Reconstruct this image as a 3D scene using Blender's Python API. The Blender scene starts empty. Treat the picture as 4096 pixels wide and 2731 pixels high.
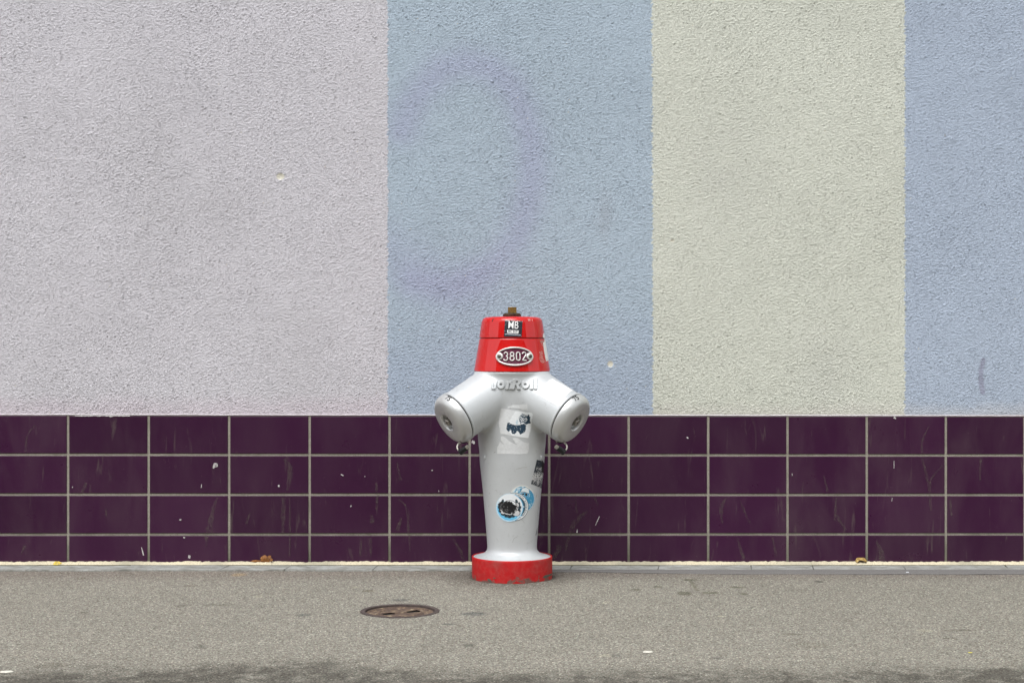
import bpy, math, random
import numpy as np
from mathutils import Vector, Matrix
from mathutils.bvhtree import BVHTree

random.seed(7)
rng = np.random.default_rng(11)
scene = bpy.context.scene
COL = scene.collection
R = math.radians

# ------------------------------------------------------------------ camera, sky, sun, exposure
CZ, CY, F = 0.845, -5.90, 6258.0            # eye height, distance to the tiles, focal length in photo pixels
cam_d = bpy.data.cameras.new('camera'); cam = bpy.data.objects.new('camera', cam_d); COL.objects.link(cam)
cam.location = (0, CY, CZ); cam.rotation_euler = (R(90), 0, 0)
cam_d.sensor_width = 36; cam_d.lens = 36 * F / 4096
cam_d.clip_start = 0.05; cam_d.clip_end = 500
scene.camera = cam

SUN_EL, SUN_AZ = R(60), R(200)              # azimuth measured from +Y clockwise
w = bpy.data.worlds.new('World'); scene.world = w; w.use_nodes = True
nt = w.node_tree; nt.nodes.clear()
sky = nt.nodes.new('ShaderNodeTexSky'); sky.sky_type = 'NISHITA'; sky.sun_disc = False
sky.sun_elevation = SUN_EL; sky.sun_rotation = SUN_AZ
sky.dust_density = 2.0; sky.air_density = 1.0
hs = nt.nodes.new('ShaderNodeHueSaturation'); hs.inputs['Saturation'].default_value = 0.18
bg = nt.nodes.new('ShaderNodeBackground'); bg.inputs['Strength'].default_value = 0.15
wo = nt.nodes.new('ShaderNodeOutputWorld')
nt.links.new(sky.outputs[0], hs.inputs['Color']); nt.links.new(hs.outputs[0], bg.inputs['Color'])
nt.links.new(bg.outputs[0], wo.inputs['Surface'])
sd = bpy.data.lights.new('sun', 'SUN'); sd.energy = 1.1; sd.angle = R(45); sd.color = (1.0, 0.995, 0.985)
sun = bpy.data.objects.new('sun', sd); COL.objects.link(sun)
sv = Vector((math.sin(SUN_AZ) * math.cos(SUN_EL), math.cos(SUN_AZ) * math.cos(SUN_EL), math.sin(SUN_EL)))
sun.rotation_euler = sv.to_track_quat('Z', 'Y').to_euler()
vs = scene.view_settings
vs.view_transform = 'Standard'; vs.look = 'None'; vs.exposure = 0.92; vs.gamma = 1.0; vs.use_curve_mapping = False

# ------------------------------------------------------------------ helpers
def S(r, g, b):
    f = lambda c: (c / 255 / 12.92) if c / 255 <= 0.04045 else ((c / 255 + 0.055) / 1.055) ** 2.4
    return np.array([f(r), f(g), f(b)])

def tag(o, label=None, cat=None, group=None, kind=None):
    if label: o['label'] = label
    if cat: o['category'] = cat
    if group: o['group'] = group
    if kind: o['kind'] = kind
    return o

def empty(name, loc=(0, 0, 0), label=None, cat=None, group=None, kind=None):
    o = bpy.data.objects.new(name, None); COL.objects.link(o); o.location = loc
    o.empty_display_size = 0.05
    return tag(o, label, cat, group, kind)

def link(name, me, mat=None, parent=None, loc=None):
    o = bpy.data.objects.new(name, me); COL.objects.link(o)
    if mat is not None and len(me.materials) == 0: me.materials.append(mat)
    if parent is not None:
        o.parent = parent
        o.location = -Vector(parent_origin(parent)) if loc is None else loc
    elif loc is not None: o.location = loc
    return o

def parent_origin(p):
    v = Vector((0, 0, 0))
    while p is not None:
        v += Vector(p.location); p = p.parent
    return v

def mesh(name, V, Fc, smooth=True, col=None):
    """V (n,3); Fc (m,4) or (m,3) array, or list of tuples"""
    me = bpy.data.meshes.new(name)
    V = np.asarray(V, dtype=np.float32)
    if isinstance(Fc, np.ndarray) and Fc.ndim == 2:
        n = len(Fc); k = Fc.shape[1]
        me.vertices.add(len(V)); me.vertices.foreach_set('co', V.ravel())
        me.loops.add(n * k); me.loops.foreach_set('vertex_index', Fc.astype(np.int32).ravel())
        me.polygons.add(n); me.polygons.foreach_set('loop_start', np.arange(0, n * k, k, dtype=np.int32))
        try: me.polygons.foreach_set('loop_total', np.full(n, k, dtype=np.int32))
        except Exception: pass
        me.update(calc_edges=True); me.validate()
    else:
        me.from_pydata([tuple(map(float, v)) for v in V], [], [tuple(int(i) for i in f) for f in Fc])
    me.polygons.foreach_set('use_smooth', np.full(len(me.polygons), bool(smooth)))
    if col is not None:
        a = me.color_attributes.new('tint', 'FLOAT_COLOR', 'POINT')
        c = np.ones((len(V), 4), dtype=np.float32); c[:, :3] = col
        a.data.foreach_set('color', c.ravel())
    me.update()
    return me

def grid_faces(nu, nv):
    i = np.arange(nu - 1)[:, None] * nv + np.arange(nv - 1)[None, :]
    i = i.ravel()
    return np.stack([i, i + nv, i + nv + 1, i + 1], 1)

def compact(V, Fc, C=None):
    used = np.unique(Fc); m = np.zeros(len(V), dtype=np.int64); m[used] = np.arange(len(used))
    return V[used], m[Fc], (None if C is None else C[used])

def lathe(prof, n=96, axis_o=(0, 0, 0), ax=(0, 0, 1), closed_start=True, closed_end=True):
    """profile [(r, s)] turned round axis; returns V, F(list)"""
    a = Vector(ax).normalized()
    u = a.cross(Vector((0, 1, 0.02))).normalized(); v = a.cross(u).normalized()
    o = Vector(axis_o); V = []; Fs = []
    for (r, s) in prof:
        for k in range(n):
            t = 2 * math.pi * k / n
            V.append(o + a * s + (u * math.cos(t) + v * math.sin(t)) * r)
    for i in range(len(prof) - 1):
        for k in range(n):
            k2 = (k + 1) % n
            Fs.append((i * n + k, i * n + k2, (i + 1) * n + k2, (i + 1) * n + k))
    if closed_start: Fs.append(tuple(range(n - 1, -1, -1)))
    if closed_end: Fs.append(tuple((len(prof) - 1) * n + k for k in range(n)))
    return [tuple(p) for p in V], Fs

def tube(pts, r, n=10, caps=True, closed=False):
    P = [Vector(p) for p in pts]; V = []; Fs = []; up = Vector((0.13, 0.9, 0.4)).normalized()
    rs = r if isinstance(r, (list, tuple)) else [r] * len(P)
    for i, p in enumerate(P):
        a = P[min(i + 1, len(P) - 1)] - P[max(i - 1, 0)]
        a.normalize(); u = a.cross(up).normalized(); v = a.cross(u)
        for k in range(n):
            t = 2 * math.pi * k / n
            V.append(p + (u * math.cos(t) + v * math.sin(t)) * rs[i])
    for i in range(len(P) - 1):
        for k in range(n):
            k2 = (k + 1) % n
            Fs.append((i * n + k, i * n + k2, (i + 1) * n + k2, (i + 1) * n + k))
    if caps:
        Fs.append(tuple(range(n - 1, -1, -1))); Fs.append(tuple((len(P) - 1) * n + k for k in range(n)))
    return [tuple(p) for p in V], Fs

def smooth_path(pts, per=8):
    P = [np.array(p, float) for p in pts]; P = [2 * P[0] - P[1]] + P + [2 * P[-1] - P[-2]]
    out = []
    for i in range(1, len(P) - 2):
        for k in range(per):
            t = k / per
            a, b, c, d = P[i - 1], P[i], P[i + 1], P[i + 2]
            out.append(0.5 * ((2 * b) + (-a + c) * t + (2 * a - 5 * b + 4 * c - d) * t * t + (-a + 3 * b - 3 * c + d) * t ** 3))
    out.append(P[-2]); return out

def box(x0, x1, y0, y1, z0, z1):
    V = [(x0, y0, z0), (x1, y0, z0), (x1, y1, z0), (x0, y1, z0), (x0, y0, z1), (x1, y0, z1), (x1, y1, z1), (x0, y1, z1)]
    Fs = [(0, 3, 2, 1), (4, 5, 6, 7), (0, 1, 5, 4), (1, 2, 6, 5), (2, 3, 7, 6), (3, 0, 4, 7)]
    return V, Fs

def smoothstep(e0, e1, x):
    t = np.clip((x - e0) / (e1 - e0), 0, 1); return t * t * (3 - 2 * t)

def fft_noise(shape, wl_x, wl_z, dx, dz, band=0.45, seed=0, iso_angle=0.0):
    """band-limited noise around the given wavelengths (metres)"""
    r = np.random.default_rng(seed)
    n = np.fft.rfft2(r.standard_normal(shape))
    fx = np.fft.fftfreq(shape[0], dx)[:, None] * wl_x
    fz = np.fft.rfftfreq(shape[1], dz)[None, :] * wl_z
    q = np.sqrt(fx ** 2 + fz ** 2)
    g = np.exp(-((q - 1) / band) ** 2) if band < 2 else np.exp(-q ** 2)
    o = np.fft.irfft2(n * g, s=shape); return (o - o.mean()) / (o.std() + 1e-9)

def lownoise(X, Y, scale, seed, octaves=4):
    """value noise at arbitrary points, about -1..1"""
    r = np.random.default_rng(seed); tot = 0; amp = 1; norm = 0
    for o in range(octaves):
        T = r.uniform(-1, 1, (64, 64)); x = X * scale * 2 ** o; y = Y * scale * 2 ** o
        xi = np.floor(x).astype(int); yi = np.floor(y).astype(int); fx = x - xi; fy = y - yi
        fx = fx * fx * (3 - 2 * fx); fy = fy * fy * (3 - 2 * fy)
        a = T[xi % 64, yi % 64]; b = T[(xi + 1) % 64, yi % 64]; c = T[xi % 64, (yi + 1) % 64]; d = T[(xi + 1) % 64, (yi + 1) % 64]
        tot = tot + amp * ((a * (1 - fx) + b * fx) * (1 - fy) + (c * (1 - fx) + d * fx) * fy); norm += amp; amp *= 0.55
    return tot / norm

def in_poly(X, Y, P):
    ins = np.zeros(X.shape, bool); n = len(P)
    for i in range(n):
        x0, y0 = P[i]; x1, y1 = P[(i + 1) % n]
        c = ((y0 > Y) != (y1 > Y)) & (X < (x1 - x0) * (Y - y0) / (y1 - y0 + 1e-12) + x0)
        ins ^= c
    return ins

def seg_dist(X, Y, P):
    d = np.full(X.shape, 1e9)
    for (x0, y0), (x1, y1) in zip(P[:-1], P[1:]):
        vx, vy = x1 - x0, y1 - y0
        t = np.clip(((X - x0) * vx + (Y - y0) * vy) / (vx * vx + vy * vy + 1e-12), 0, 1)
        d = np.minimum(d, np.hypot(X - x0 - t * vx, Y - y0 - t * vy))
    return d

def wallp(px, py, y=0.0):                    # point seen at photo pixel on the plane Y = y
    D = y - CY; return ((px - 2048) * D / F, y, CZ - (py - 1365.5) * D / F)

def gnd(px, py):                             # point of the ground seen at a photo pixel
    D = CZ * F / (py - 1365.5); return ((px - 2048) * D / F, CY + D)

# ------------------------------------------------------------------ materials
class M:
    def __init__(s, name, base=(0.5, 0.5, 0.5), rough=0.6, metal=0.0, spec=None, coat=0.0):
        s.m = bpy.data.materials.new(name); s.m.use_nodes = True; s.t = s.m.node_tree
        s.p = s.t.nodes['Principled BSDF']
        s.p.inputs['Base Color'].default_value = (*[float(c) for c in base], 1)
        s.p.inputs['Roughness'].default_value = rough; s.p.inputs['Metallic'].default_value = metal
        if spec is not None: s.p.inputs['Specular IOR Level'].default_value = spec
        if coat: s.p.inputs['Coat Weight'].default_value = coat; s.p.inputs['Coat Roughness'].default_value = 0.03; s.p.inputs['Coat IOR'].default_value = 1.48
        s.co = None
    def coord(s):
        if s.co is None: s.co = s.t.nodes.new('ShaderNodeTexCoord').outputs['Object']
        return s.co
    def world(s):
        return s.t.nodes.new('ShaderNodeNewGeometry').outputs['Position']
    def noise(s, scale, detail=4, rough=0.55, dist=0.0, vec=None, stretch=None):
        n = s.t.nodes.new('ShaderNodeTexNoise'); n.inputs['Scale'].default_value = scale
        n.inputs['Detail'].default_value = detail; n.inputs['Roughness'].default_value = rough
        n.inputs['Distortion'].default_value = dist
        v = vec if vec is not None else s.world()
        if stretch:
            mp = s.t.nodes.new('ShaderNodeMapping'); mp.inputs['Scale'].default_value = stretch
            s.t.links.new(v, mp.inputs[0]); v = mp.outputs[0]
        s.t.links.new(v, n.inputs['Vector']); return n.outputs['Fac']
    def voro(s, scale, out='Color', vec=None, feature='F1', rnd=1.0):
        n = s.t.nodes.new('ShaderNodeTexVoronoi'); n.inputs['Scale'].default_value = scale; n.feature = feature
        n.inputs['Randomness'].default_value = rnd
        s.t.links.new(vec if vec is not None else s.world(), n.inputs['Vector']); return n.outputs[out]
    def ramp(s, fac, stops):
        n = s.t.nodes.new('ShaderNodeValToRGB'); e = n.color_ramp.elements
        while len(e) < len(stops): e.new(0.5)
        for i, (p, c) in enumerate(stops):
            e[i].position = p
            if not hasattr(c, '__len__'): c = (c, c, c)
            e[i].color = (*[float(q) for q in c], 1)
        s.t.links.new(fac, n.inputs[0]); return n.outputs[0]
    def mix(s, fac, a, b, mode='MIX'):
        n = s.t.nodes.new('ShaderNodeMix'); n.data_type = 'RGBA'; n.blend_type = mode
        for k, v in ((0, fac), (6, a), (7, b)):
            if hasattr(v, 'is_linked') or isinstance(v, bpy.types.NodeSocket): s.t.links.new(v, n.inputs[k])
            elif k == 0: n.inputs[k].default_value = float(v)
            else: n.inputs[k].default_value = (*[float(q) for q in v], 1)
        return n.outputs[2]
    def math(s, op, a, b=0.0):
        n = s.t.nodes.new('ShaderNodeMath'); n.operation = op
        for k, v in ((0, a), (1, b)):
            if isinstance(v, bpy.types.NodeSocket): s.t.links.new(v, n.inputs[k])
            else: n.inputs[k].default_value = v
        return n.outputs[0]
    def attr(s, name='tint', out='Color'):
        n = s.t.nodes.new('ShaderNodeAttribute'); n.attribute_name = name; return n.outputs[out]
    def base(s, c): s.t.links.new(c, s.p.inputs['Base Color']); return s
    def rough(s, c): s.t.links.new(c, s.p.inputs['Roughness']); return s
    def bump(s, h, strength, dist):
        n = s.t.nodes.new('ShaderNodeBump'); n.inputs['Strength'].default_value = strength; n.inputs['Distance'].default_value = dist
        s.t.links.new(h, n.inputs['Height'])
        old = s.p.inputs['Normal'].links
        if old: s.t.links.new(old[0].from_socket, n.inputs['Normal'])
        s.t.links.new(n.outputs[0], s.p.inputs['Normal']); return s

# roughcast paint: colour of the stripe comes from the wall itself, grain from noise
m_stucco = M('roughcast_paint', rough=0.9, spec=0.25)
g1 = m_stucco.noise(290, 3, 0.7, 0.0, stretch=(0.7, 1, 1.25))
g2 = m_stucco.noise(480, 2, 0.6)
m_stucco.base(m_stucco.mix(1.0, m_stucco.attr(), m_stucco.ramp(g2, [(0.25, 0.90), (0.7, 1.04)]), 'MULTIPLY'))
m_stucco.bump(g2, 0.8, 0.0015).bump(g1, 1.0, 0.0050)

m_tile = M('glazed_purple_tile', rough=0.33, spec=0.28)
tcol = m_tile.ramp(m_tile.noise(2.2, 3), [(0.3, S(51, 18, 46)), (0.7, S(56, 22, 51))])
oi = m_tile.t.nodes.new('ShaderNodeObjectInfo').outputs['Random']
tcol = m_tile.mix(1.0, tcol, m_tile.ramp(oi, [(0, 0.88), (1, 1.12)]), 'MULTIPLY')
dust = m_tile.math('MULTIPLY', m_tile.ramp(m_tile.noise(5, 6, 0.6, 0.4, stretch=(1.6, 1, 0.55)), [(0.40, 0), (0.72, 1)]),
                   m_tile.ramp(m_tile.noise(1.3, 3), [(0.35, 0.15), (0.7, 0.75)]))
tcol = m_tile.mix(m_tile.math('MULTIPLY', dust, 0.34), tcol, S(104, 90, 92))
smear = m_tile.ramp(m_tile.noise(9, 5, 0.6, 1.2, stretch=(3.2, 1, 0.5)), [(0.62, 0), (0.72, 1)])
tcol = m_tile.mix(m_tile.math('MULTIPLY', smear, 0.22), tcol, S(116, 110, 98))
spk = m_tile.ramp(m_tile.voro(95, 'Distance'), [(0.035, 1), (0.07, 0)])
spm = m_tile.ramp(m_tile.noise(19, 2), [(0.56, 0), (0.62, 1)])
tcol = m_tile.mix(m_tile.math('MULTIPLY', spk, spm), tcol, S(150, 140, 130))
m_tile.base(tcol); m_tile.rough(m_tile.ramp(m_tile.noise(7, 5), [(0.3, 0.26), (0.75, 0.42)]))
m_tile.bump(m_tile.noise(14, 2), 0.12, 0.004)

m_grout = M('sand_grout', rough=0.95, spec=0.2)
gc = m_grout.ramp(m_grout.noise(420, 3, 0.7), [(0.25, S(112, 107, 96)), (0.5, S(150, 145, 134)), (0.8, S(178, 172, 160))])
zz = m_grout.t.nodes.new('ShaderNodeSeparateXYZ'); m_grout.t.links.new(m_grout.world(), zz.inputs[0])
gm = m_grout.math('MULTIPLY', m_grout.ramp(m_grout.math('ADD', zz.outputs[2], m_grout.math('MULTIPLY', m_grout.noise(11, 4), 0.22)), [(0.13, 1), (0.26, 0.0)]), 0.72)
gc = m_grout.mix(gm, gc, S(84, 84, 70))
gc = m_grout.mix(m_grout.ramp(m_grout.noise(16, 4), [(0.52, 0), (0.72, 0.5)]), gc, S(112, 108, 96))
m_grout.base(gc).bump(m_grout.noise(500, 2), 0.7, 0.001)

m_mortar = M('cream_mortar', rough=0.95, spec=0.2)
mc = m_mortar.ramp(m_mortar.noise(260, 3, 0.7), [(0.28, S(132, 122, 100)), (0.42, S(202, 192, 164)), (0.75, S(226, 216, 192))])
mc = m_mortar.mix(m_mortar.ramp(m_mortar.voro(140, 'Distance'), [(0.10, 0.85), (0.2, 0)]), mc, S(96, 98, 84))
mc = m_mortar.mix(m_mortar.ramp(m_mortar.noise(3.3, 4), [(0.46, 0), (0.60, 0.65)]), mc, S(150, 146, 128))
m_mortar.base(mc).bump(m_mortar.noise(200, 3), 1.0, 0.004)

m_slab = M('grey_stone_slab', rough=0.75, spec=0.3)
sc_ = m_slab.ramp(m_slab.noise(28, 5, 0.65, 0.6, stretch=(0.5, 1, 1)), [(0.3, S(112, 112, 106)), (0.5, S(146, 147, 142)), (0.7, S(170, 172, 169))])
m_slab.base(m_slab.mix(m_slab.ramp(m_slab.noise(120, 3), [(0.35, 0.5), (0.5, 0)]), sc_, S(120, 116, 106)))
m_slab.bump(m_slab.noise(120, 4), 0.4, 0.001)

m_asph = M('worn_asphalt', rough=0.92, spec=0.25)
v1 = m_asph.voro(270, 'Color'); v2 = m_asph.voro(420, 'Color')
sep = m_asph.t.nodes.new('ShaderNodeSeparateColor'); m_asph.t.links.new(v1, sep.inputs[0])
sep2 = m_asph.t.nodes.new('ShaderNodeSeparateColor'); m_asph.t.links.new(v2, sep2.inputs[0])
grain = m_asph.ramp(sep.outputs[0], [(0.0, S(96, 90, 82)), (0.3, S(138, 131, 122)), (0.7, S(160, 154, 145)), (0.93, S(178, 172, 160)), (1.0, S(226, 220, 206))])
grain2 = m_asph.ramp(sep2.outputs[0], [(0.0, 0.52), (0.3, 0.9), (0.8, 1.06), (1.0, 1.4)])
ac = m_asph.mix(0.62, grain, grain2, 'MULTIPLY')
hue = m_asph.ramp(sep.outputs[1], [(0.0, (1.05, 0.97, 0.94)), (0.5, (1, 1, 1)), (1.0, (0.95, 1.0, 0.98))])
ac = m_asph.mix(1.0, ac, hue, 'MULTIPLY')
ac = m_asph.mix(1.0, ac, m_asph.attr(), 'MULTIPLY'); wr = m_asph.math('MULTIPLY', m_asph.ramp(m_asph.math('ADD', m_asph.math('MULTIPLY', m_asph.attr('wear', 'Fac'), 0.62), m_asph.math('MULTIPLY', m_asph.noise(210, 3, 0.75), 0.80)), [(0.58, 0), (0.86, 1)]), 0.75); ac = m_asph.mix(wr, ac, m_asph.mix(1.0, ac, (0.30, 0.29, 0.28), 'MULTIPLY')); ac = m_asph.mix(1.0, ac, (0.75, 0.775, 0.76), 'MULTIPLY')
m_asph.base(ac)
m_asph.bump(m_asph.voro(260, 'Distance'), 0.8, 0.0022)

m_bit = M('bitumen_seam', rough=0.85, spec=0.25)
m_bit.base(m_bit.ramp(m_bit.noise(300, 3, 0.7), [(0.25, S(84, 82, 80)), (0.5, S(112, 110, 108)), (0.8, S(138, 135, 131))]))
m_bit.bump(m_bit.noise(350, 2), 0.5, 0.001)

def silver(name, c, metal, rough, grime=0.5):
    m = M(name, rough=rough, metal=metal, spec=0.5)
    b = m.ramp(m.noise(5, 4), [(0.3, np.array(c) * 0.93), (0.7, np.array(c) * 1.04)])
    b = m.mix(m.math('MULTIPLY', m.ramp(m.noise(38, 6, 0.7, 0.5), [(0.60, 0), (0.72, 1)]), 0.16 * grime), b, S(120, 118, 108))
    b = m.mix(m.math('MULTIPLY', m.ramp(m.voro(170, 'Distance'), [(0.05, 1), (0.10, 0)]),
                     m.math('MULTIPLY', m.ramp(m.noise(21, 2), [(0.52, 0), (0.6, 1)]), 0.7 * grime)), b, S(90, 88, 82))
    m.base(b); m.rough(m.ramp(m.noise(30, 4), [(0.3, rough - 0.05), (0.7, rough + 0.08)]))
    m.bump(m.noise(160, 3), 0.45, 0.0008); return m
m_body = silver('silver_paint_body', S(197, 200, 201), 0.24, 0.41, 2.4)
m_cap = silver('satin_aluminium', S(201, 202, 201), 0.52, 0.37, 0.9)
m_steel = M('dull_steel', S(150, 146, 138), 0.38, 0.7)
m_steel.base(m_steel.ramp(m_steel.noise(120, 4), [(0.3, S(136, 131, 120)), (0.7, S(190, 186, 178))]))
m_rubber = M('black_rubber', S(16, 16, 17), 0.45, 0, 0.4); m_rubber.bump(m_rubber.noise(200, 2), 0.2, 0.0005)
m_gap = M('dark_gasket', S(26, 25, 22), 0.7); m_gap.base(m_gap.ramp(m_gap.noise(90, 3), [(0.3, S(18, 17, 15)), (0.7, S(44, 42, 36))]))

m_red = M('gloss_red_enamel', S(196, 18, 14), 0.45, 0.0, 0.05, coat=1.0)
rb = m_red.ramp(m_red.noise(6, 4), [(0.3, S(188, 10, 8)), (0.7, S(200, 16, 12))])
scr = m_red.ramp(m_red.noise(20, 5, 0.6, 2.5, stretch=(2.5, 1, 0.6)), [(0.70, 0), (0.76, 0.35)])
m_red.base(m_red.mix(scr, rb, S(222, 120, 104))); m_red.bump(m_red.noise(26, 3), 0.04, 0.002)

m_band = M('faded_red_band', rough=0.6, spec=0.35)
bb = m_band.ramp(m_band.noise(9, 5, 0.6, 0.6), [(0.32, S(188, 8, 14)), (0.5, S(176, 16, 20)), (0.66, S(160, 50, 48))])
bb = m_band.mix(m_band.math('MULTIPLY', m_band.ramp(m_band.noise(60, 5, 0.7), [(0.45, 0), (0.7, 1)]), 0.14), bb, S(190, 120, 110))
z3 = m_band.t.nodes.new('ShaderNodeSeparateXYZ'); m_band.t.links.new(m_band.world(), z3.inputs[0])
gr = m_band.ramp(m_band.math('SUBTRACT', m_band.noise(34, 4, 0.6, 0.3, stretch=(1, 1, 1.2)), m_band.math('MULTIPLY', z3.outputs[2], 7.5)), [(0.42, 0), (0.50, 0.8)])
bb = m_band.mix(gr, bb, m_band.ramp(m_band.noise(300, 3), [(0.3, S(70, 66, 58)), (0.7, S(112, 106, 96))]))
m_band.base(bb); m_band.bump(m_band.noise(60, 4), 0.3, 0.001)

m_brass = M('tarnished_brass', rough=0.42, metal=0.75)
m_brass.base(m_brass.ramp(m_brass.noise(130, 5, 0.65), [(0.3, S(100, 76, 36)), (0.55, S(146, 116, 60)), (0.75, S(184, 158, 98))]))
m_bronze = M('dark_bronze', rough=0.5, metal=0.6)
m_bronze.base(m_bronze.ramp(m_bronze.noise(90, 4), [(0.3, S(54, 47, 38)), (0.7, S(100, 90, 72))]))
m_plate = M('magenta_enamel', S(78, 12, 44), 0.35, 0, 0.5)
m_plate.base(m_plate.ramp(m_plate.noise(180, 3), [(0.3, S(66, 8, 36)), (0.7, S(104, 24, 62))]))
m_platemetal = M('bright_plate_metal', S(222, 220, 216), 0.38, 0.35)
m_platemetal.base(m_platemetal.ramp(m_platemetal.noise(160, 4), [(0.3, S(204, 202, 196)), (0.7, S(232, 230, 226))]))
m_screw = M('dark_screw', S(104, 100, 92), 0.35, 0.9); m_screw.base(m_screw.ramp(m_screw.noise(300, 3), [(0.3, S(70, 66, 58)), (0.7, S(140, 134, 124))]))
m_black = M('black_print', S(22, 22, 24), 0.6); m_black.base(m_black.ramp(m_black.noise(300, 3), [(0.3, S(16, 16, 18)), (0.7, S(34, 34, 36))]))
m_print = M('sticker_print', rough=0.5, spec=0.4)
m_print.base(m_print.mix(1.0, m_print.attr(), m_print.ramp(m_print.noise(110, 4), [(0.3, 0.93), (0.7, 1.03)]), 'MULTIPLY'))
m_print.bump(m_print.noise(90, 3), 0.25, 0.0008)

m_rust = M('rusty_cast_iron', rough=0.85, metal=0.15)
rc = m_rust.ramp(m_rust.noise(38, 6, 0.7, 0.8), [(0.3, S(60, 46, 40)), (0.46, S(94, 78, 68)), (0.55, S(110, 90, 72)), (0.62, S(158, 144, 120)), (0.74, S(88, 74, 68))])
m_rust.base(m_rust.mix(m_rust.ramp(m_rust.noise(160, 3), [(0.4, 0.35), (0.55, 0)]), rc, S(70, 52, 44))); m_rust.bump(m_rust.noise(130, 4), 0.6, 0.0015)
m_ring = M('dark_iron_frame', rough=0.8, metal=0.2)
m_ring.base(m_ring.ramp(m_ring.noise(70, 5, 0.7), [(0.3, S(58, 49, 46)), (0.7, S(92, 80, 76))])); m_ring.bump(m_ring.noise(200, 3), 0.5, 0.001)
m_hole = M('dark_pit', rough=0.95); m_hole.base(m_hole.ramp(m_hole.noise(150, 4), [(0.5, S(8, 7, 5)), (0.8, S(30, 27, 16))]))

# ------------------------------------------------------------------ ground: one sheet, fine near the wall
def axis_coords(lo, hi, step, far):
    a = np.arange(lo, hi + step / 2, step)
    out_hi = hi + np.array([0.05, 0.2, 0.6, 1.5, 4, 10, 25, far]); out_lo = lo - np.array([0.05, 0.2, 0.6, 1.5, 4, 10, 25, far])
    return np.concatenate([out_lo[::-1], a, out_hi])
gx = axis_coords(-2.3, 2.3, 0.007, 60); gy = axis_coords(-2.30, 0.0, 0.0055, 60)
GX, GY = np.meshgrid(gx, gy, indexing='ij')
HX, HY = 0.0003, CY + 5.586                       # hydrant axis
rad = np.hypot(GX - HX, GY - HY)
nz = lownoise(GX, GY, 9, 3); nz2 = lownoise(GX, GY, 55, 4, 3)
Z = 0.0016 * lownoise(GX, GY, 3, 5) + 0.0007 * nz2
Z += np.clip(1 - np.abs(rad - 0.150) / 0.035, 0, 1) * (0.003 + 0.004 * np.clip(nz + 0.2, 0, 1)) * (GY < HY + 0.1)
Z = np.where((GY > -0.135), -0.004, Z)
MHX, MHY = gnd(1600, 2443); Z = np.where(np.hypot(GX - MHX, GY - MHY) < 0.122, -0.05, Z)
tint = np.ones(GX.shape + (3,))
big = lownoise(GX, GY, 0.9, 21, 5); mid = lownoise(GX, GY, 5, 22, 4)
tint *= (1 + 0.05 * big + 0.05 * mid)[..., None]
def stain(px, py, rx, ry, c, k=0.8, ang=0.0, ns=1.0):
    """stain of its own shape on the asphalt; sizes are photo pixels at that place"""
    x, y = gnd(px, py); D = y - CY; sx = rx * D / F; sy = ry * D * D / (CZ * F)
    dx = GX - x; dy = GY - y
    q = np.hypot((dx * math.cos(ang) + dy * math.sin(ang)) / sx, (-dx * math.sin(ang) + dy * math.cos(ang)) / sy) + ns * 0.22 * nz2 + 0.12 * mid
    m = (k * (1 - smoothstep(0.8, 1.15, q)))[..., None]
    tint[:] = tint * (1 - m) + tint * np.array(c) * m
DK = (0.45, 0.45, 0.46); DG = (0.55, 0.55, 0.48); LT = (1.22, 1.22, 1.16)
for a in [(1600, 2399, 30, 4, (.55, .58, .62)), (1895, 2455, 46, 6, (.58, .6, .66)), (1795, 2496, 26, 2.6, (.5, .52, .56)), (1878, 2580, 17, 5, (.5, .5, .5)),
          (2737, 2372, 24, 7, DG), (2842, 2369, 34, 4, DG), (2950, 2348, 30, 3, DG), (2760, 2318, 26, 3, DG), (2975, 2374, 12, 4, DG), (2775, 2340, 10, 16, (.72, .72, .66)),
          (3277, 2326, 18, 3.6, (.42, .42, .42)), (3222, 2292, 24, 3, DK), (2545, 2357, 18, 3, DG), (2630, 2345, 14, 3, DG),
          (1475, 2361, 22, 4, (.72, .68, .62)), (720, 2422, 20, 4, (.68, .66, .66)), (765, 2341, 26, 3, (.74, .7, .68)), (335, 2450, 20, 3, (.7, .68, .66)),
          (870, 2417, 60, 3, (.7, .7, .68)), (1217, 2458, 22, 4, (.6, .62, .66)), (800, 2587, 30, 6, (.7, .7, .7)), (955, 2297, 28, 4.5, (1.35, 1.18, .92)),
          (1035, 2384, 18, 3, LT), (2425, 2410, 18, 3, LT), (2423, 2620, 26, 5, LT), (2465, 2621, 18, 5, (.66, .68, .7)), (2885, 2463, 14, 3, (1.3, 1.3, 1.2)),
          (3700, 2522, 34, 5, LT), (2870, 2630, 24, 4, (.7, .7, .72)), (3840, 2520, 70, 3, (.72, .7, .68)), (3800, 2552, 30, 3, (.72, .7, .68)), (1420, 2346, 16, 3, LT), (3170, 2535, 40, 3, (.75, .73, .7)),
          (325, 2312, 20, 3, (.8, .78, .74)), (1837, 2410, 14, 2, (1.25, 1.25, 1.2)), (200, 2660, 60, 10, (.8, .79, .77)), (3250, 2580, 60, 10, (.86, .85, .83))]:
    c_ = tuple(q ** 1.3 for q in a[4]); stain(a[0], a[1], a[2] * 1.12, a[3] * 1.25, c_, k=0.75)
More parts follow.
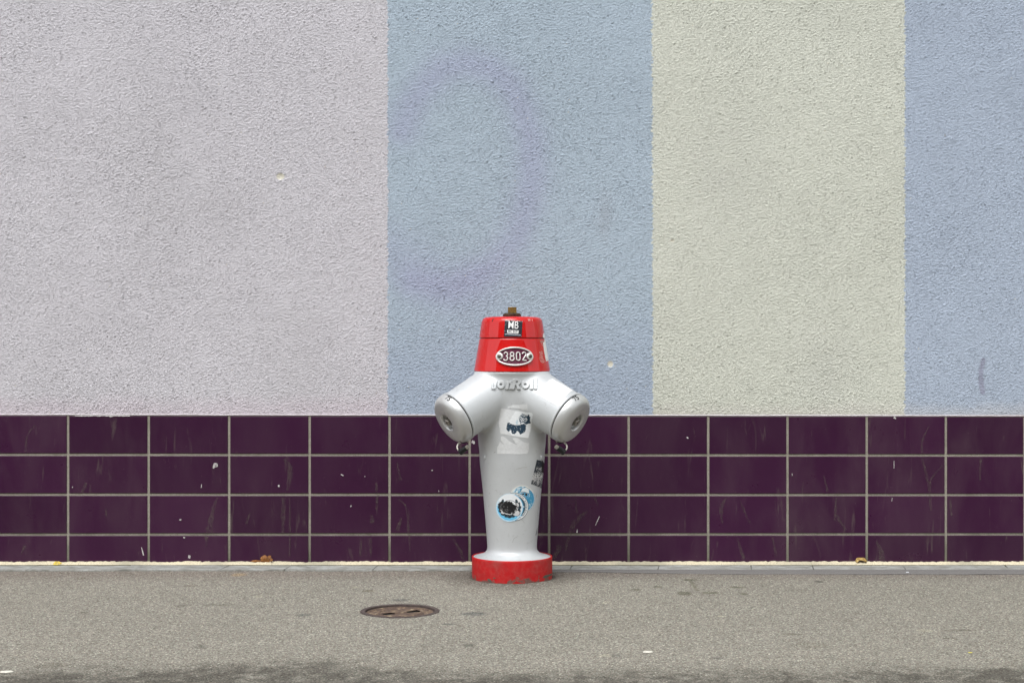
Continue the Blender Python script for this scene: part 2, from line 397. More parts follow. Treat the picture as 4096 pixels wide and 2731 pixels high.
# soot-dark worn course along the bottom of the picture and brownish asphalt near the wall, darkened further as painted contact shade
edge = smoothstep(-1.68, -2.0, GY + 0.05 * mid + 0.10 * lownoise(GX, GY, 1.6, 31, 4) - 0.02 * np.abs(GX))
blot = np.clip(0.7 + 0.45 * lownoise(GX, GY, 30, 32, 4) + 0.3 * mid, 0.3, 1)
tint *= (1 - 0.18 * edge * blot)[..., None]; wear = edge * blot + 0.30 * smoothstep(0.42, 0.62, lownoise(GX, GY, 4, 35, 4) + 0.25 * mid) * smoothstep(-1.0, -1.5, GY)
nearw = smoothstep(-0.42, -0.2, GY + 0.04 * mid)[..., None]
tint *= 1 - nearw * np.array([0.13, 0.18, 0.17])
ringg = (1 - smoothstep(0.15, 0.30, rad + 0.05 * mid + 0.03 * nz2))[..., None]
tint *= 1 - 0.30 * ringg; tint *= 1 - 0.45 * (1 - smoothstep(0.146, 0.162, rad + 0.006 * nz2))[..., None]  # contact shade round the hydrant base, painted into the ground tint
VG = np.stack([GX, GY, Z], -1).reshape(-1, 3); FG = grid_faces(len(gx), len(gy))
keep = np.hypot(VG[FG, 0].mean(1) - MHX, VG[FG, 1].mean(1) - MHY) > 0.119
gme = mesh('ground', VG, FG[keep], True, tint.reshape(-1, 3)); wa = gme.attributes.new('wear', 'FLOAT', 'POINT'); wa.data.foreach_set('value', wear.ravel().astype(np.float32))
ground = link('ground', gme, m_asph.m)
tag(ground, kind='structure')

# bitumen seam between slabs and asphalt, right of the hydrant
xs = np.linspace(0.12, 3.6, 700); rows = np.linspace(0, 1, 9)
wv = 0.004 * lownoise(xs, xs * 0, 7, 41, 3)
BV = []
for t in rows:
    wid = 0.045 + 0.055 * smoothstep(0.12, 0.9, xs)
    BV.append(np.stack([xs, -0.124 - t * (wid + wv * 1.3), 0.0042 + 0.0006 * lownoise(xs, xs * 0 + t, 40, 42) - 0.003 * (t > 0.99)], -1))
BV = np.array(BV).transpose(1, 0, 2).reshape(-1, 3)
tag(link('bitumen_strip', mesh('bitumen_strip', BV, grid_faces(700, 9)[:, ::-1], True), m_bit.m), kind='structure')

# stone slabs at the foot of the wall
slabs = empty('stone_edging', (0, -0.08, 0), kind='structure')
jx = [-1180, -880, -560, -226, 128, 503, 899, 1152, 1501, 1890, 2283, 2634, 3005, 3252, 3617, 4029, 4400, 4760, 5100]
for i in range(len(jx) - 1):
    D = 5.82; x0 = (jx[i] - 2048) * D / F + 0.0015; x1 = (jx[i + 1] - 2048) * D / F - 0.0015
    n = 14; r = random.Random(i); sk = 0.004 + 0.006 * r.random()
    X = np.linspace(x0, x1, n); V = []; yb, yf = -0.027, -0.1245 + r.uniform(-.002, .002); zt = 0.003 + r.uniform(0, 0.002)
    yb -= 0.006 if i % 3 == 1 else 0
    for k, x in enumerate(X):
        e = 0.0015 * math.sin(k * 2.1 + i)
        V += [(x - sk, yf + e, -0.03), (x - sk, yf + e, zt - 0.002), (x - sk * .9, yf + e + 0.003, zt), (x + sk, yb - 0.002, zt + 0.002), (x + sk, yb, zt), (x + sk, yb, -0.03)]
    Fc = grid_faces(n, 6).tolist() + [(0, 1, 2, 3, 4, 5), tuple(6 * (n - 1) + q for q in (5, 4, 3, 2, 1, 0))]
    link('stone_slab', mesh('stone_slab', V, Fc, False), m_slab.m, slabs)
jb, jf = box(-3.0, 3.0, -0.122, -0.025, -0.03, -0.001)
tag(link('joint_fill', mesh('joint_fill', jb, jf, False), m_grout.m, slabs))

# ------------------------------------------------------------------ the wall
wall = empty('building_wall', (0, 0.1, 0), 'long roughcast house wall in lilac, blue and cream stripes above a purple tiled plinth', 'wall')
dx, dz = 0.0034, 0.0028
X = np.arange(-2.10, 2.10, dx); Zc = np.arange(0.5665, 2.20, dz)
XX, ZZ = np.meshgrid(X, Zc, indexing='ij'); sh = XX.shape
h = 0.75 * fft_noise(sh, 0.0092, 0.0068, dx, dz, 0.8, 1) + 0.25 * fft_noise(sh, 0.019, 0.013, dx, dz, 0.8, 2)
env = 1 + 0.22 * lownoise(XX, ZZ, 2.5, 9)
h = (np.exp(0.45 * h) - 1.1) * 2.0 * env
H = 0.00114 * h + 0.0007 * lownoise(XX, ZZ, 6, 8)
PX = 2048 + XX * F / 5.9; PY = 1365.5 + (CZ - ZZ) * F / 5.9
# stripe of each place, edges wavering over the grain
wob = 8.0 * lownoise(PX, PY, 1 / 7.0, 51, 2)
b1 = 1551 + wob; b2 = 2610 + 4 * (PY / 1663 - 0.5) + wob; b3 = 3620 + wob
sid = (PX > b1).astype(int) + (PX > b2) + (PX > b3)
LIL, BLU, CRM, BL2 = S(216, 213, 218), S(184, 199, 212), S(221, 223, 210), S(184, 196, 213)
base = np.array([LIL, BLU, CRM, BL2])[sid]
n1 = lownoise(PX, PY, 1 / 420., 61, 4); n2 = lownoise(PX, PY, 1 / 90., 62, 4)
base = base * (1 + 0.05 * n1 + 0.035 * n2)[..., None]
def blend(mask, c):
    global base
    base = base * (1 - mask[..., None]) + np.array(c) * mask[..., None]
# faded purple spray line under the blue paint
gh = [(1610, 520), (1635, 430), (1690, 350), (1770, 275), (1860, 245), (1960, 270), (2040, 330), (2090, 430), (2125, 560), (2130, 700), (2110, 830), (2060, 960), (1960, 1080), (1800, 1150), (1650, 1120)]
d = seg_dist(PX + 14 * n2, PY + 14 * n1, gh)
blend(0.50 * np.exp(-(d / 66) ** 2) * (sid == 1) * (1.0 + 0.1 * n2), S(176, 178, 208))
d = seg_dist(PX, PY, [(1560, 1000), (1760, 1130), (1900, 1150)]); blend(0.3 * np.exp(-(d / 110) ** 2) * (sid == 1), S(174, 176, 206))
blend(np.clip(0.42 * smoothstep(1120, 1600, PY + 60 * n2), 0, 1) * (sid == 1), S(174, 184, 208))
blend(0.42 * smoothstep(1560, 1650, PY + 25 * n2) * (sid == 0), S(218, 202, 212))
blend(0.30 * smoothstep(1590, 1655, PY + 25 * n2) * (sid >= 2), S(216, 208, 202))
d = seg_dist(PX, PY, [(3935, 1440), (3925, 1480), (3925, 1530), (3932, 1570)]); blend(0.55 * (1 - smoothstep(5, 13, d + 4 * n2)), S(142, 136, 160))
blend(0.25 * np.exp(-((PX - 2420) / 30) ** 2 - ((PY - 860) / 90) ** 2), S(160, 160, 168))
for (cx, cy, rr) in [(640, 870, 120), (560, 560, 140), (1180, 1420, 160), (880, 830, 90), (3300, 1500, 150), (2900, 700, 170)]:   # rubbed grey film
    blend(0.12 * np.exp(-(((PX - cx) / rr) ** 2 + ((PY - cy) / rr * 0.7) ** 2)) * (1 + n2), S(170, 168, 168))
for (cx, cy, rx, ry) in [(1121, 706, 17, 14), (2442, 1456, 11, 12), (2690, 963, 9, 5)]:          # knocks through to the plaster
    q = np.hypot((PX - cx) / rx, (PY - cy) / ry) + 0.18 * n2
    m = 1 - smoothstep(0.85, 1.1, q); blend(m, S(226, 222, 206)); H = H * (1 - m) - 0.004 * m * (1 - q * 0.6)
rp = np.random.default_rng(5)
for _ in range(70):                                                                                # pin-prick grains
    cx, cy = rp.uniform(0, 4096), rp.uniform(0, 1650); i = int((cx - 2048) * 5.9 / F / dx + 2.10 / dx); j = int((CZ - (cy - 1365.5) * 5.9 / F - Zc[0]) / dz)
    base[i, j] = S(218, 206, 180)
low = smoothstep(0.5665, 0.575, ZZ)                                                                # the plaster thins out onto the tile edge
H = H * (0.25 + 0.75 * low)
Yw = 0.0035 - H
Yw = Yw + (1 - low) * 0.0012
VW = np.stack([XX, Yw, ZZ], -1).reshape(-1, 3); FW = grid_faces(*sh)[:, :]
fs = sid.ravel()[FW[:, 0]]; CW = base.reshape(-1, 3)
names = ['pale lilac stripe', 'grey blue stripe with a faded purple curl', 'pale cream green stripe', 'violet blue stripe at the right end']
for k in range(4):
    v, f, c = compact(VW, FW[fs == k], CW)
    o = link('painted_stripe', mesh('painted_stripe', v, f, True, c), m_stucco.m, wall); o['label'] = names[k]
# the wall goes on beyond the frame
def ext(x0, x1, z0, z1, c, st=0.02):
    xa = np.arange(x0, x1 + 1e-6, (x1 - x0) / max(2, round((x1 - x0) / st))); za = np.linspace(z0, z1, max(2, int((z1 - z0) / st)))
    a, b = np.meshgrid(xa, za, indexing='ij')
    V = np.stack([a, 0.0035 + 0 * a, b], -1).reshape(-1, 3)
    cc = np.ones((len(V), 3)) * c * (1 + 0.05 * lownoise(a, b, 2.4, 77)).reshape(-1, 1)
    link('painted_stripe', mesh('painted_stripe', V, grid_faces(*a.shape), True, cc), m_stucco.m, wall)
bx = [(-2.10), (1551 - 2048) * 5.9 / F, (2612 - 2048) * 5.9 / F, (3620 - 2048) * 5.9 / F, 2.098]
for k, c in enumerate([LIL, BLU, CRM, BL2]): ext(bx[k], bx[k + 1], Zc[-1], 3.6, c); ext(bx[k], bx[k + 1], 3.6, 10.5, c, 0.4)
ext(-16, bx[0], 0.5665, 10.5, LIL, 0.2); ext(bx[4], 2.55, 0.5665, 10.5, BL2, 0.05); ext(2.55, 16, 0.5665, 10.5, CRM, 0.2)
V, Fc = box(-16, 16, 0.02, 0.35, -0.3, 10.5); link('wall_core', mesh('wall_core', V, Fc, False), m_grout.m, wall)

# grout bed behind the tiles
def gridplane(x0, x1, z0, z1, y, st, amp, seed):
    xa = np.arange(x0, x1, st); za = np.arange(z0, z1 + st, st); a, b = np.meshgrid(xa, za, indexing='ij')
    V = np.stack([a, y + amp * lownoise(a, b, 60, seed), b], -1).reshape(-1, 3)
    return V, grid_faces(*a.shape)
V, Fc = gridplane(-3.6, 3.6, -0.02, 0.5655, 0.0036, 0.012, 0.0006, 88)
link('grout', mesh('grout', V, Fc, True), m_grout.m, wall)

# tiles, each one its own piece
J = [-1016, -694, -372, -49.5, 271.5, 594, 916, 1238.2, 1557.7, 1878, 2196.8, 2514.8, 2833, 3150.5, 3467.5, 3784, 4098.5, 4415, 4731, 5047]
def ly(k, px):
    L = [(1662.8, 1667.6), (1817.6, 1820.6), (1977, 1978.6), (2137, 2135.6), (2262, 2262)][k]
    return L[0] + (L[1] - L[0]) * px / 4096
def tile_mesh(w_, h_):
    c = 0.0016; V = []
    for (x, z) in [(-w_ / 2, 0), (w_ / 2, 0), (w_ / 2, h_), (-w_ / 2, h_)]:
        sx = 1 if x < 0 else -1; sz = 1 if z == 0 else -1
        V += [(x, 0.009, z), (x, c, z), (x + sx * c * .5, c * .3, z + sz * c * .5), (x + sx * c * 1.2, 0, z + sz * c * 1.2)]
    Fs = []
    for i in range(4):
        j = (i + 1) % 4
        for q in range(3): Fs.append((i * 4 + q, j * 4 + q, j * 4 + q + 1, i * 4 + q + 1))
    Fs.append((3, 7, 11, 15)); return mesh('tile', V, [tuple(f) for f in Fs], False)
wt = 0.2915
row_me = []
for k in range(4):
    ya = ly(k, 2048) + (0.0 if k == 0 else 5.0); yb = ly(k + 1, 2048) - (5.0 if k < 3 else 0)
    row_me.append((tile_mesh(wt, (yb - ya) * 5.9 / F), yb))
for k in range(4):
    me, yb = row_me[k]; me.materials.append(m_tile.m)
    for i in range(len(J) - 1):
        cx = (J[i] + J[i + 1]) / 2; wpx = J[i + 1] - J[i] - 10.0
        yb_ = ly(k + 1, cx) - (5.0 if k < 3 else 0)
        x, _, z = wallp(cx, yb_)
        o = link('tile', me, None, wall, Vector((x, random.uniform(-.0004, .0004), z)) - parent_origin(wall))
        o.scale = (wpx * 5.9 / F / wt, 1, (yb_ - ly(k, cx) - (0 if k == 0 else 5.0)) / (yb_ * 0 + (row_me[k][1] - ly(k, 2048) - (0 if k == 0 else 5.0))))
        o.rotation_euler = (random.uniform(-0.004, 0.004), random.uniform(-0.001, 0.001), random.uniform(-0.0035, 0.0035))

# thin line of plaster left along the top edge of the tiles
xs = np.arange(-3, 3, 0.006); n_ = lownoise(xs, xs * 0, 14, 91, 4)
prof = [(0.0040, 0.5695), (0.0002, 0.5690), (-0.0004, 0.5672), (0.0012, 0.5650)]
V = [];
for (yy, zz_) in prof:
    zsl = -(4.8 * (xs * F / 5.9 + 2048) / 4096) * 5.9 / F + 0.0022
    V.append(np.stack([xs, yy + 0.0006 * n_, zz_ + zsl + 0.0008 * n_], -1))
V = np.array(V).transpose(1, 0, 2).reshape(-1, 3)
m_lime = M('pale_plaster', rough=0.9); m_lime.base(m_lime.ramp(m_lime.noise(60, 5), [(0.3, S(190, 182, 184)), (0.6, S(214, 208, 212))])); m_lime.bump(m_lime.noise(300, 2), 0.5, 0.001)
link('plaster_edge', mesh('plaster_edge', V, grid_faces(len(xs), 4)[:, ::-1], True), m_lime.m, wall)

# mortar fillet under the tiles
xs = np.arange(-3.6, 3.6, 0.004)
T = np.linspace(0, 1, 12); XA, TA = np.meshgrid(xs, T, indexing='ij')
hn = lownoise(XA, XA * 0, 9, 93, 5); hn2 = lownoise(XA, TA * 0.05, 120, 94, 3)
top = 0.0160 + 0.0030 * hn + 0.0026 * lownoise(XA, XA * 0, 90, 95, 3)
yb = -0.0275 - 0.002 * hn
YA = 0.001 + (yb - 0.001) * TA ** 0.75 + 0.0012 * hn2; ZA = top * (1 - 0.85 * TA ** 1.9) + 0.0014 * hn2
ZA = np.where(TA > 0.95, -0.01, ZA)
link('mortar_fillet', mesh('mortar_fillet', np.stack([XA, YA, ZA], -1).reshape(-1, 3), grid_faces(*XA.shape)[:, ::-1], True), m_mortar.m, wall)

# moss line in the gap under the mortar
m_moss = M('dark_moss', rough=0.95); m_moss.base(m_moss.ramp(m_moss.noise(160, 4), [(0.35, S(34, 34, 20)), (0.6, S(66, 68, 40)), (0.75, S(110, 106, 84))]))
xs = np.arange(-3.0, 3.0, 0.006); n_ = lownoise(xs, xs * 0, 25, 96, 4)
wd = 0.0035 * np.clip(0.55 + 1.2 * n_, 0.1, 1.6)
V = np.stack([np.stack([xs, -0.0275 - 0 * wd, 0.0072 + 0 * xs], -1), np.stack([xs, -0.0275 - wd * 1.6, 0.0064 + 0 * xs], -1), np.stack([xs, -0.0275 - wd * 1.8, 0 * xs], -1)], 1).reshape(-1, 3)
o = link('moss_line', mesh('moss_line', V, grid_faces(len(xs), 3)[:, ::-1], True), m_moss.m, wall); o['kind'] = 'stuff'

# dried drips and paint flecks on the tiles
m_drip = M('dried_splash', rough=0.8, spec=0.2); m_drip.base(m_drip.ramp(m_drip.noise(60, 4), [(0.3, S(98, 86, 88)), (0.7, S(122, 116, 100))]))
al = m_drip.ramp(m_drip.noise(85, 5, 0.7), [(0.36, 0.0), (0.68, 0.34)]); m_drip.t.links.new(al, m_drip.p.inputs['Alpha'])
m_fleck = M('white_fleck', rough=0.7); m_fleck.base(m_fleck.ramp(m_fleck.noise(200, 3), [(0.3, S(150, 144, 144)), (0.7, S(206, 203, 200))]))
def ribbon(name, pts, wds, mat, y=-0.0016, seed=0):
    r = np.random.default_rng(seed); P = smooth_path([(a, b) for a, b in pts], 6); W = np.interp(np.linspace(0, 1, len(P)), np.linspace(0, 1, len(wds)), wds)
    V = []
    for i, p in enumerate(P):
        q = P[min(i + 1, len(P) - 1)] - P[max(i - 1, 0)]; n = np.array([-q[1], q[0]]) / (np.hypot(*q) + 1e-9)
        for s in (-1, 1):
            a = p + n * s * (W[i] / 2) * r.uniform(0.7, 1.2); V.append(wallp(a[0], a[1], y))
    return link(name, mesh(name, V, [(2 * i, 2 * i + 1, 2 * i + 3, 2 * i + 2) for i in range(len(P) - 1)], True), mat.m, wall)
drips = [([(870, 1988), (848, 2050), (835, 2130)], [6, 16, 30]), ([(828, 2140), (826, 2185)], [20, 6]), ([(1000, 2050), (985, 2095)], [4, 14]),
         ([(140, 1700), (110, 1740), (102, 1805)], [6, 6, 9]), ([(1135, 1835), (1160, 1880), (1150, 1960)], [10, 24, 10]), ([(1135, 1990), (1133, 2060), (1130, 2130)], [16, 18, 10]),
         ([(1158, 1990), (1160, 2100), (1158, 2220)], [5, 7, 6]), ([(1505, 1930), (1508, 2000), (1506, 2060)], [8, 12, 3]), ([(1485, 2055), (1490, 2090)], [6, 26]),
         ([(1590, 1990), (1625, 2030), (1634, 2120), (1640, 2200)], [5, 8, 8, 4]), ([(1605, 2070), (1590, 2120)], [8, 18]), ([(1810, 2150), (1840, 2200), (1855, 2235)], [10, 16, 10]),
         ([(1445, 2150), (1440, 2220)], [14, 8]), ([(1480, 2150), (1484, 2220)], [12, 8]), ([(2350, 2040), (2300, 2090), (2270, 2160), (2264, 2200)], [8, 24, 14, 6]),
         ([(2375, 1985), (2392, 2020)], [6, 9]), ([(2240, 2180), (2215, 2235)], [26, 12]), ([(2905, 1990), (2885, 2030), (2888, 2090)], [6, 20, 5]), ([(2960, 2005), (2998, 2090)], [4, 10]),
         ([(2950, 2150), (2975, 2235)], [8, 14]), ([(3295, 1900), (3310, 1965)], [5, 12]), ([(3345, 2060), (3385, 2120)], [12, 8]), ([(3345, 1990), (3340, 2080)], [6, 12]),
         ([(3715, 1705), (3690, 1760), (3688, 1810)], [4, 9, 6]), ([(3690, 1835), (3705, 1900), (3718, 1960), (3724, 2040)], [8, 10, 12, 10]), ([(3770, 1860), (3725, 1915), (3722, 1950)], [4, 8, 8]),
         ([(3505, 2160), (3525, 2210), (3530, 2240)], [8, 22, 24]), ([(3800, 2000), (3806, 2060)], [12, 6]), ([(3922, 1830), (3920, 1920)], [10, 6]), ([(3090, 2150), (3105, 2220)], [8, 10]),
         ([(1590, 1850), (1600, 1920)], [6, 16]), ([(2300, 1990), (2310, 2060)], [3, 7]), ([(345, 1930), (328, 1970)], [14, 10]), ([(100, 2180), (85, 2215)], [12, 6]), ([(424, 2035), (424, 2065)], [6, 8])]
for i, (p, wd) in enumerate(drips): ribbon('dried_drip', p, wd, m_drip, seed=i)
flecks = [([(853, 1872), (862, 1858), (869, 1866)], [6, 16, 6]), ([(806, 1936), (805, 1950)], [2, 4]), ([(566, 2188), (574, 2220)], [3, 5]), ([(718, 2077), (725, 2078)], [6, 6]),
          ([(1112, 1943), (1118, 1942)], [8, 9]), ([(1364, 1896), (1374, 1902)], [4, 5]), ([(1458, 1905), (1461, 1905)], [4, 4]), ([(1402, 2022), (1406, 2024)], [8, 8]),
          ([(1725, 1881), (1731, 1880)], [3, 5]), ([(1754, 1960), (1756, 1966)], [2, 3]), ([(1887, 1764), (1894, 1768), (1896, 1776)], [12, 13, 3]), ([(2748, 1752), (2752, 1748)], [8, 9]),
          ([(2398, 2064), (2390, 2082), (2382, 2100)], [3, 3, 2]), ([(2309, 2116), (2308, 2130)], [3, 6]), ([(3576, 1842), (3576, 1872)], [2, 3]), ([(3168, 1893), (3169, 1902)], [2, 3]),
          ([(3569, 1990), (3567, 2004)], [2, 2]), ([(3575, 1668), (3584, 1674)], [10, 4]), ([(753, 2225), (762, 2226)], [12, 12]), ([(290, 1945), (290, 1950)], [3, 3]), ([(733, 2148), (740, 2150)], [5, 7])]
for i, (p, wd) in enumerate(flecks): ribbon('paint_fleck', p, wd, m_fleck, y=-0.0018, seed=100 + i)
# plaster smear over the second tile
xs = np.linspace(300, 520, 60); dn = np.clip(1.4 + 3.8 * lownoise(xs, xs * 0, 0.12, 97, 3) * np.sin((xs - 300) / 220 * math.pi), 0.2, 9)
V = [wallp(x, 1661.0, -0.0008) for x in xs] + [wallp(x, 1663.0 + q, -0.0014) for x, q in zip(xs, dn)]
link('plaster_smear', mesh('plaster_smear', V, [(i, i + 60, i + 61, i + 1) for i in range(59)], True), m_fleck.m, wall)

# ------------------------------------------------------------------ the hydrant
hyd = empty('fire_hydrant', (HX, HY, 0), 'silver fire hydrant with red top, red base band and two drooping outlets, covered in stickers', 'fire hydrant')
HO = np.array([HX, HY, 0.0])
k_ = 0.0008926
def zy(py): return CZ - (py - 1365.5) * k_
BP = [(150.5, 1484), (151, 1488), (150, 1494), (146.5, 1503), (144, 1520), (142.5, 1560), (140.5, 1620), (138.5, 1690), (135.5, 1760), (131.5, 1800), (128, 1860), (118.8, 1942), (108.5, 2057), (102.2, 2136), (99.6, 2172), (99.6, 2190), (102.5, 2200), (109, 2208), (118, 2213), (130, 2217), (146, 2222), (154.5, 2224), (155.5, 2228)]
BP = smooth_path([(a * k_, zy(b)) for a, b in BP], 4)
poly = np.array([(0, BP[0][1])] + [tuple(p) for p in BP] + [(BP[-1][0], 0.050), (0, 0.050)])
# signed distance of the turned profile, tabulated
tr = np.arange(0, 0.34, 0.002); tz = np.arange(0.0, 0.80, 0.002); TR, TZ = np.meshgrid(tr, tz, indexing='ij')
pl = [tuple(p) for p in poly]; dd = seg_dist(TR, TZ, pl[:-0 or None]); ins = in_poly(TR, TZ, pl)
dd_axis = seg_dist(TR, TZ, pl[:len(pl)]); TAB = np.where(ins, -dd_axis, dd_axis)
AXN = Vector((-0.755, -0.460, -0.467)).normalized()
SEAM = 0.257; P0 = np.array([0, 0, 0.7018])
def body_sdf(P):
    r = np.hypot(P[..., 0], P[..., 1]); z = P[..., 2]
    a = np.clip(r / 0.002, 0, len(tr) - 1.001); b = np.clip(z / 0.002, 0, len(tz) - 1.001)
    i = a.astype(int); j = b.astype(int); fa = a - i; fb = b - j
    return (TAB[i, j] * (1 - fa) + TAB[i + 1, j] * fa) * (1 - fb) + (TAB[i, j + 1] * (1 - fa) + TAB[i + 1, j + 1] * fa) * fb
def arm_sdf(P, sgn):
    n = np.array([AXN.x * sgn, AXN.y, AXN.z]); q = P - P0; s = q @ n
    r = np.sqrt(np.maximum((q ** 2).sum(-1) - s ** 2, 1e-12))
    Rr = 0.0888 + 0.035 * (SEAM - s)
    d1 = (r - Rr) * 0.99; d2 = s - SEAM; d3 = 0.02 - s
    m = np.maximum(np.maximum(d1, d2), d3)
    return m
def smin(a, b, k):
    h_ = np.clip(0.5 + 0.5 * (b - a) / k, 0, 1); return b * (1 - h_) + a * h_ - k * h_ * (1 - h_)
def sdf(P):
    d = body_sdf(P); top = P[..., 2] - BP[0][1]
    d = smin(d, arm_sdf(P, 1), 0.015); d = smin(d, arm_sdf(P, -1), 0.015)
    for sg in (1, -1):                             # keep the ends of the arms cut flat
        n = np.array([AXN.x * sg, AXN.y, AXN.z]); q = P - P0; s = q @ n
        rp_ = np.sqrt(np.maximum((q ** 2).sum(-1) - s ** 2, 0)); d = np.maximum(d, np.where((s > SEAM - 0.03) & (rp_ < 0.112), s - SEAM, -1))
    return np.maximum(d, top)
def surface_nets(lo, hi, st):
    ax = [np.arange(a, b, st) for a, b in zip(lo, hi)]
    G = np.stack(np.meshgrid(*ax, indexing='ij'), -1); Vv = sdf(G); neg = Vv < 0
    c = np.zeros(tuple(n - 1 for n in Vv.shape), np.int8)
    for a in (0, 1):
        for b in (0, 1):
            for e in (0, 1): c += neg[a:a + c.shape[0], b:b + c.shape[1], e:e + c.shape[2]]
    act = (c > 0) & (c < 8); idx = np.full(act.shape, -1, np.int64); ii = np.argwhere(act); idx[act] = np.arange(len(ii))
    P = np.array(lo) + (ii + 0.5) * st
    E = st * 0.25
    for _ in range(8):
        d = sdf(P); g = np.stack([(sdf(P + np.eye(3)[k] * E) - sdf(P - np.eye(3)[k] * E)) / (2 * E) for k in range(3)], -1)
        step = d[:, None] * g / np.maximum((g ** 2).sum(-1, keepdims=True), 0.3)
        l = np.linalg.norm(step, axis=1, keepdims=True); step *= np.minimum(1, st * 0.6 / np.maximum(l, 1e-9)); P = P - 0.9 * step
    Fs = []
    for a in range(3):
        s0 = [slice(1, -1)] * 3; s0[a] = slice(0, -1); s1 = list(s0); s1[a] = slice(1, None)
        A = neg[tuple(s0)]; B = neg[tuple(s1)]; ch = np.argwhere(A != B)
        if len(ch) == 0: continue
        off = np.ones(3, int); off[a] = 0; g = ch + off
        u, v = [(1, 2), (2, 0), (0, 1)][a]; eu = np.eye(3, dtype=int)[u]; ev = np.eye(3, dtype=int)[v]
        q = [g - eu - ev, g - ev, g, g - eu]; Q = np.stack([idx[tuple(t.T)] for t in q], 1)
        fl = ~A[tuple(ch.T)]; Q[fl] = Q[fl][:, ::-1]; Fs.append(Q)
    Fs = np.concatenate(Fs); Fs = Fs[(Fs >= 0).all(1)]
    return P, Fs
bodyV, bodyF = surface_nets((-0.30, -0.25, 0.045), (0.30, 0.17, 0.745), 0.0036)
bodyV = bodyV + HO
body = link('body', mesh('body', bodyV, bodyF, True), m_body.m, hyd)

def sub(name, VF, mat, parent, smooth=True, label=None):
    o = link(name, mesh(name, VF[0], VF[1], smooth), mat.m, parent)
    if label: o['label'] = label
    return o
def auto_smooth(o, ang=35):
    me = o.data; me.polygons.foreach_set('use_smooth', [True] * len(me.polygons))
    me.set_sharp_from_angle(angle=R(ang)); return o

# red base band with its rim
bandp = [(0.1385, 0.0770), (0.1390, 0.0800), (0.1402, 0.0812), (0.1418, 0.0812), (0.1432, 0.0800), (0.1434, 0.074), (0.1434, 0.03), (0.1434, -0.02)]
sub('base_band', lathe([(0.1385, 0.05)] + bandp, 128, HO, closed_start=False, closed_end=False), m_band, hyd, label='red paint faded and scraped')
# red collar and cap
def RC(z): return 0.1173 + (0.137 - 0.1173) * (0.8545 - z) / (0.8545 - 0.7402)
col_p = [(0.10, 0.7405), (0.1362, 0.7400), (0.1369, 0.7412), (RC(0.80), 0.80), (RC(0.85), 0.850), (0.1172, 0.8535), (0.1160, 0.8548), (0.10, 0.8552)]
collar = auto_smooth(sub('red_collar', lathe(col_p, 160, HO, closed_start=False, closed_end=False), m_red, hyd))
cap_p = [(0.10, 0.8575), (0.1165, 0.8575), (0.1172, 0.8585), (0.1166, 0.866), (0.1128, 0.893), (0.1098, 0.9115), (0.1083, 0.9180), (0.1055, 0.9240), (0.1010, 0.9285), (0.0950, 0.9312), (0.087, 0.9326), (0.060, 0.9335), (0.020, 0.934)]
topcap = auto_smooth(sub('red_cap', lathe([cap_p[0]] + [tuple(p) for p in smooth_path(cap_p[1:], 4)], 160, HO, closed_start=False), m_red, hyd), 50)
sub('dark_joint', lathe([(0.1135, 0.850), (0.1135, 0.860)], 96, HO, closed_start=False, closed_end=False), m_gap, hyd)
sub('dark_joint', lathe([(0.1325, 0.734), (0.1325, 0.744)], 96, HO, closed_start=False, closed_end=False), m_gap, hyd)
# spindle: washer and square brass nut with a hole
sp = sub('spindle_washer', lathe([(0.020, 0.933), (0.0315, 0.9338), (0.0322, 0.9348), (0.0322, 0.9425), (0.0312, 0.9434), (0.028, 0.9436), (0.028, 0.9455), (0.0272, 0.9462), (0.01, 0.9462)], 48, HO), m_bronze, hyd); auto_smooth(sp)
s_, c_ = 0.0118, 0.0018; a0 = R(35)
prof = []
for (zz_, sc2) in [(0.9455, 1), (0.9660, 1), (0.9674, 0.93)]:
    ring = []
    for (ux, uy) in [(-1, -1), (1, -1), (1, 1), (-1, 1)]:
        for (cx_, cy_) in ([(0, 1), (1, 0)] if ux * uy > 0 else [(1, 0), (0, 1)]):
            x = ux * (s_ - c_ * cx_) * sc2; y = uy * (s_ - c_ * cy_) * sc2
            ring.append((HX + 0.0005 + x * math.cos(a0) - y * math.sin(a0), HY + x * math.sin(a0) + y * math.cos(a0), zz_))
    prof.append(ring)
V = [p for r_ in prof for p in r_]; Fs = [(i * 8 + k, i * 8 + (k + 1) % 8, (i + 1) * 8 + (k + 1) % 8, (i + 1) * 8 + k) for i in range(2) for k in range(8)] + [tuple(16 + k for k in range(8))]
nut = sub('spindle_nut', (V, Fs), m_brass, hyd, False)
nrm = Vector((math.sin(R(35 + 0)) * 1, -math.cos(R(35)), 0)); nrm = Vector((math.cos(R(-55)), math.sin(R(-55)), 0))
sub('pin_hole', tube([Vector((HX, HY, 0.9572)) + nrm * 0.0105, Vector((HX, HY, 0.9572)) + nrm * 0.01185], 0.0017, 12), m_hole, nut)

# ---- outlets: caps, seams, square nuts, hooks
def digits_text(txt, size, mat, name, parent, fn, extr=0.0, spacing=1.0, offset=0.0):
    """flat text mesh bent onto a surface by fn(u, v, h)"""
    cu = bpy.data.curves.new(name, 'FONT'); cu.body = txt; cu.size = size; cu.align_x = 'CENTER'; cu.align_y = 'CENTER'
    cu.extrude = extr; cu.resolution_u = 3; cu.space_character = spacing; cu.offset = offset
    tmp = bpy.data.objects.new(name, cu); COL.objects.link(tmp)
    dg = bpy.context.evaluated_depsgraph_get(); me = bpy.data.meshes.new_from_object(tmp.evaluated_get(dg))
    bpy.data.objects.remove(tmp)
    for v in me.vertices: v.co = fn(v.co.x, v.co.y, v.co.z)
    me.materials.clear(); me.name = name
    return link(name, me, mat.m, parent)

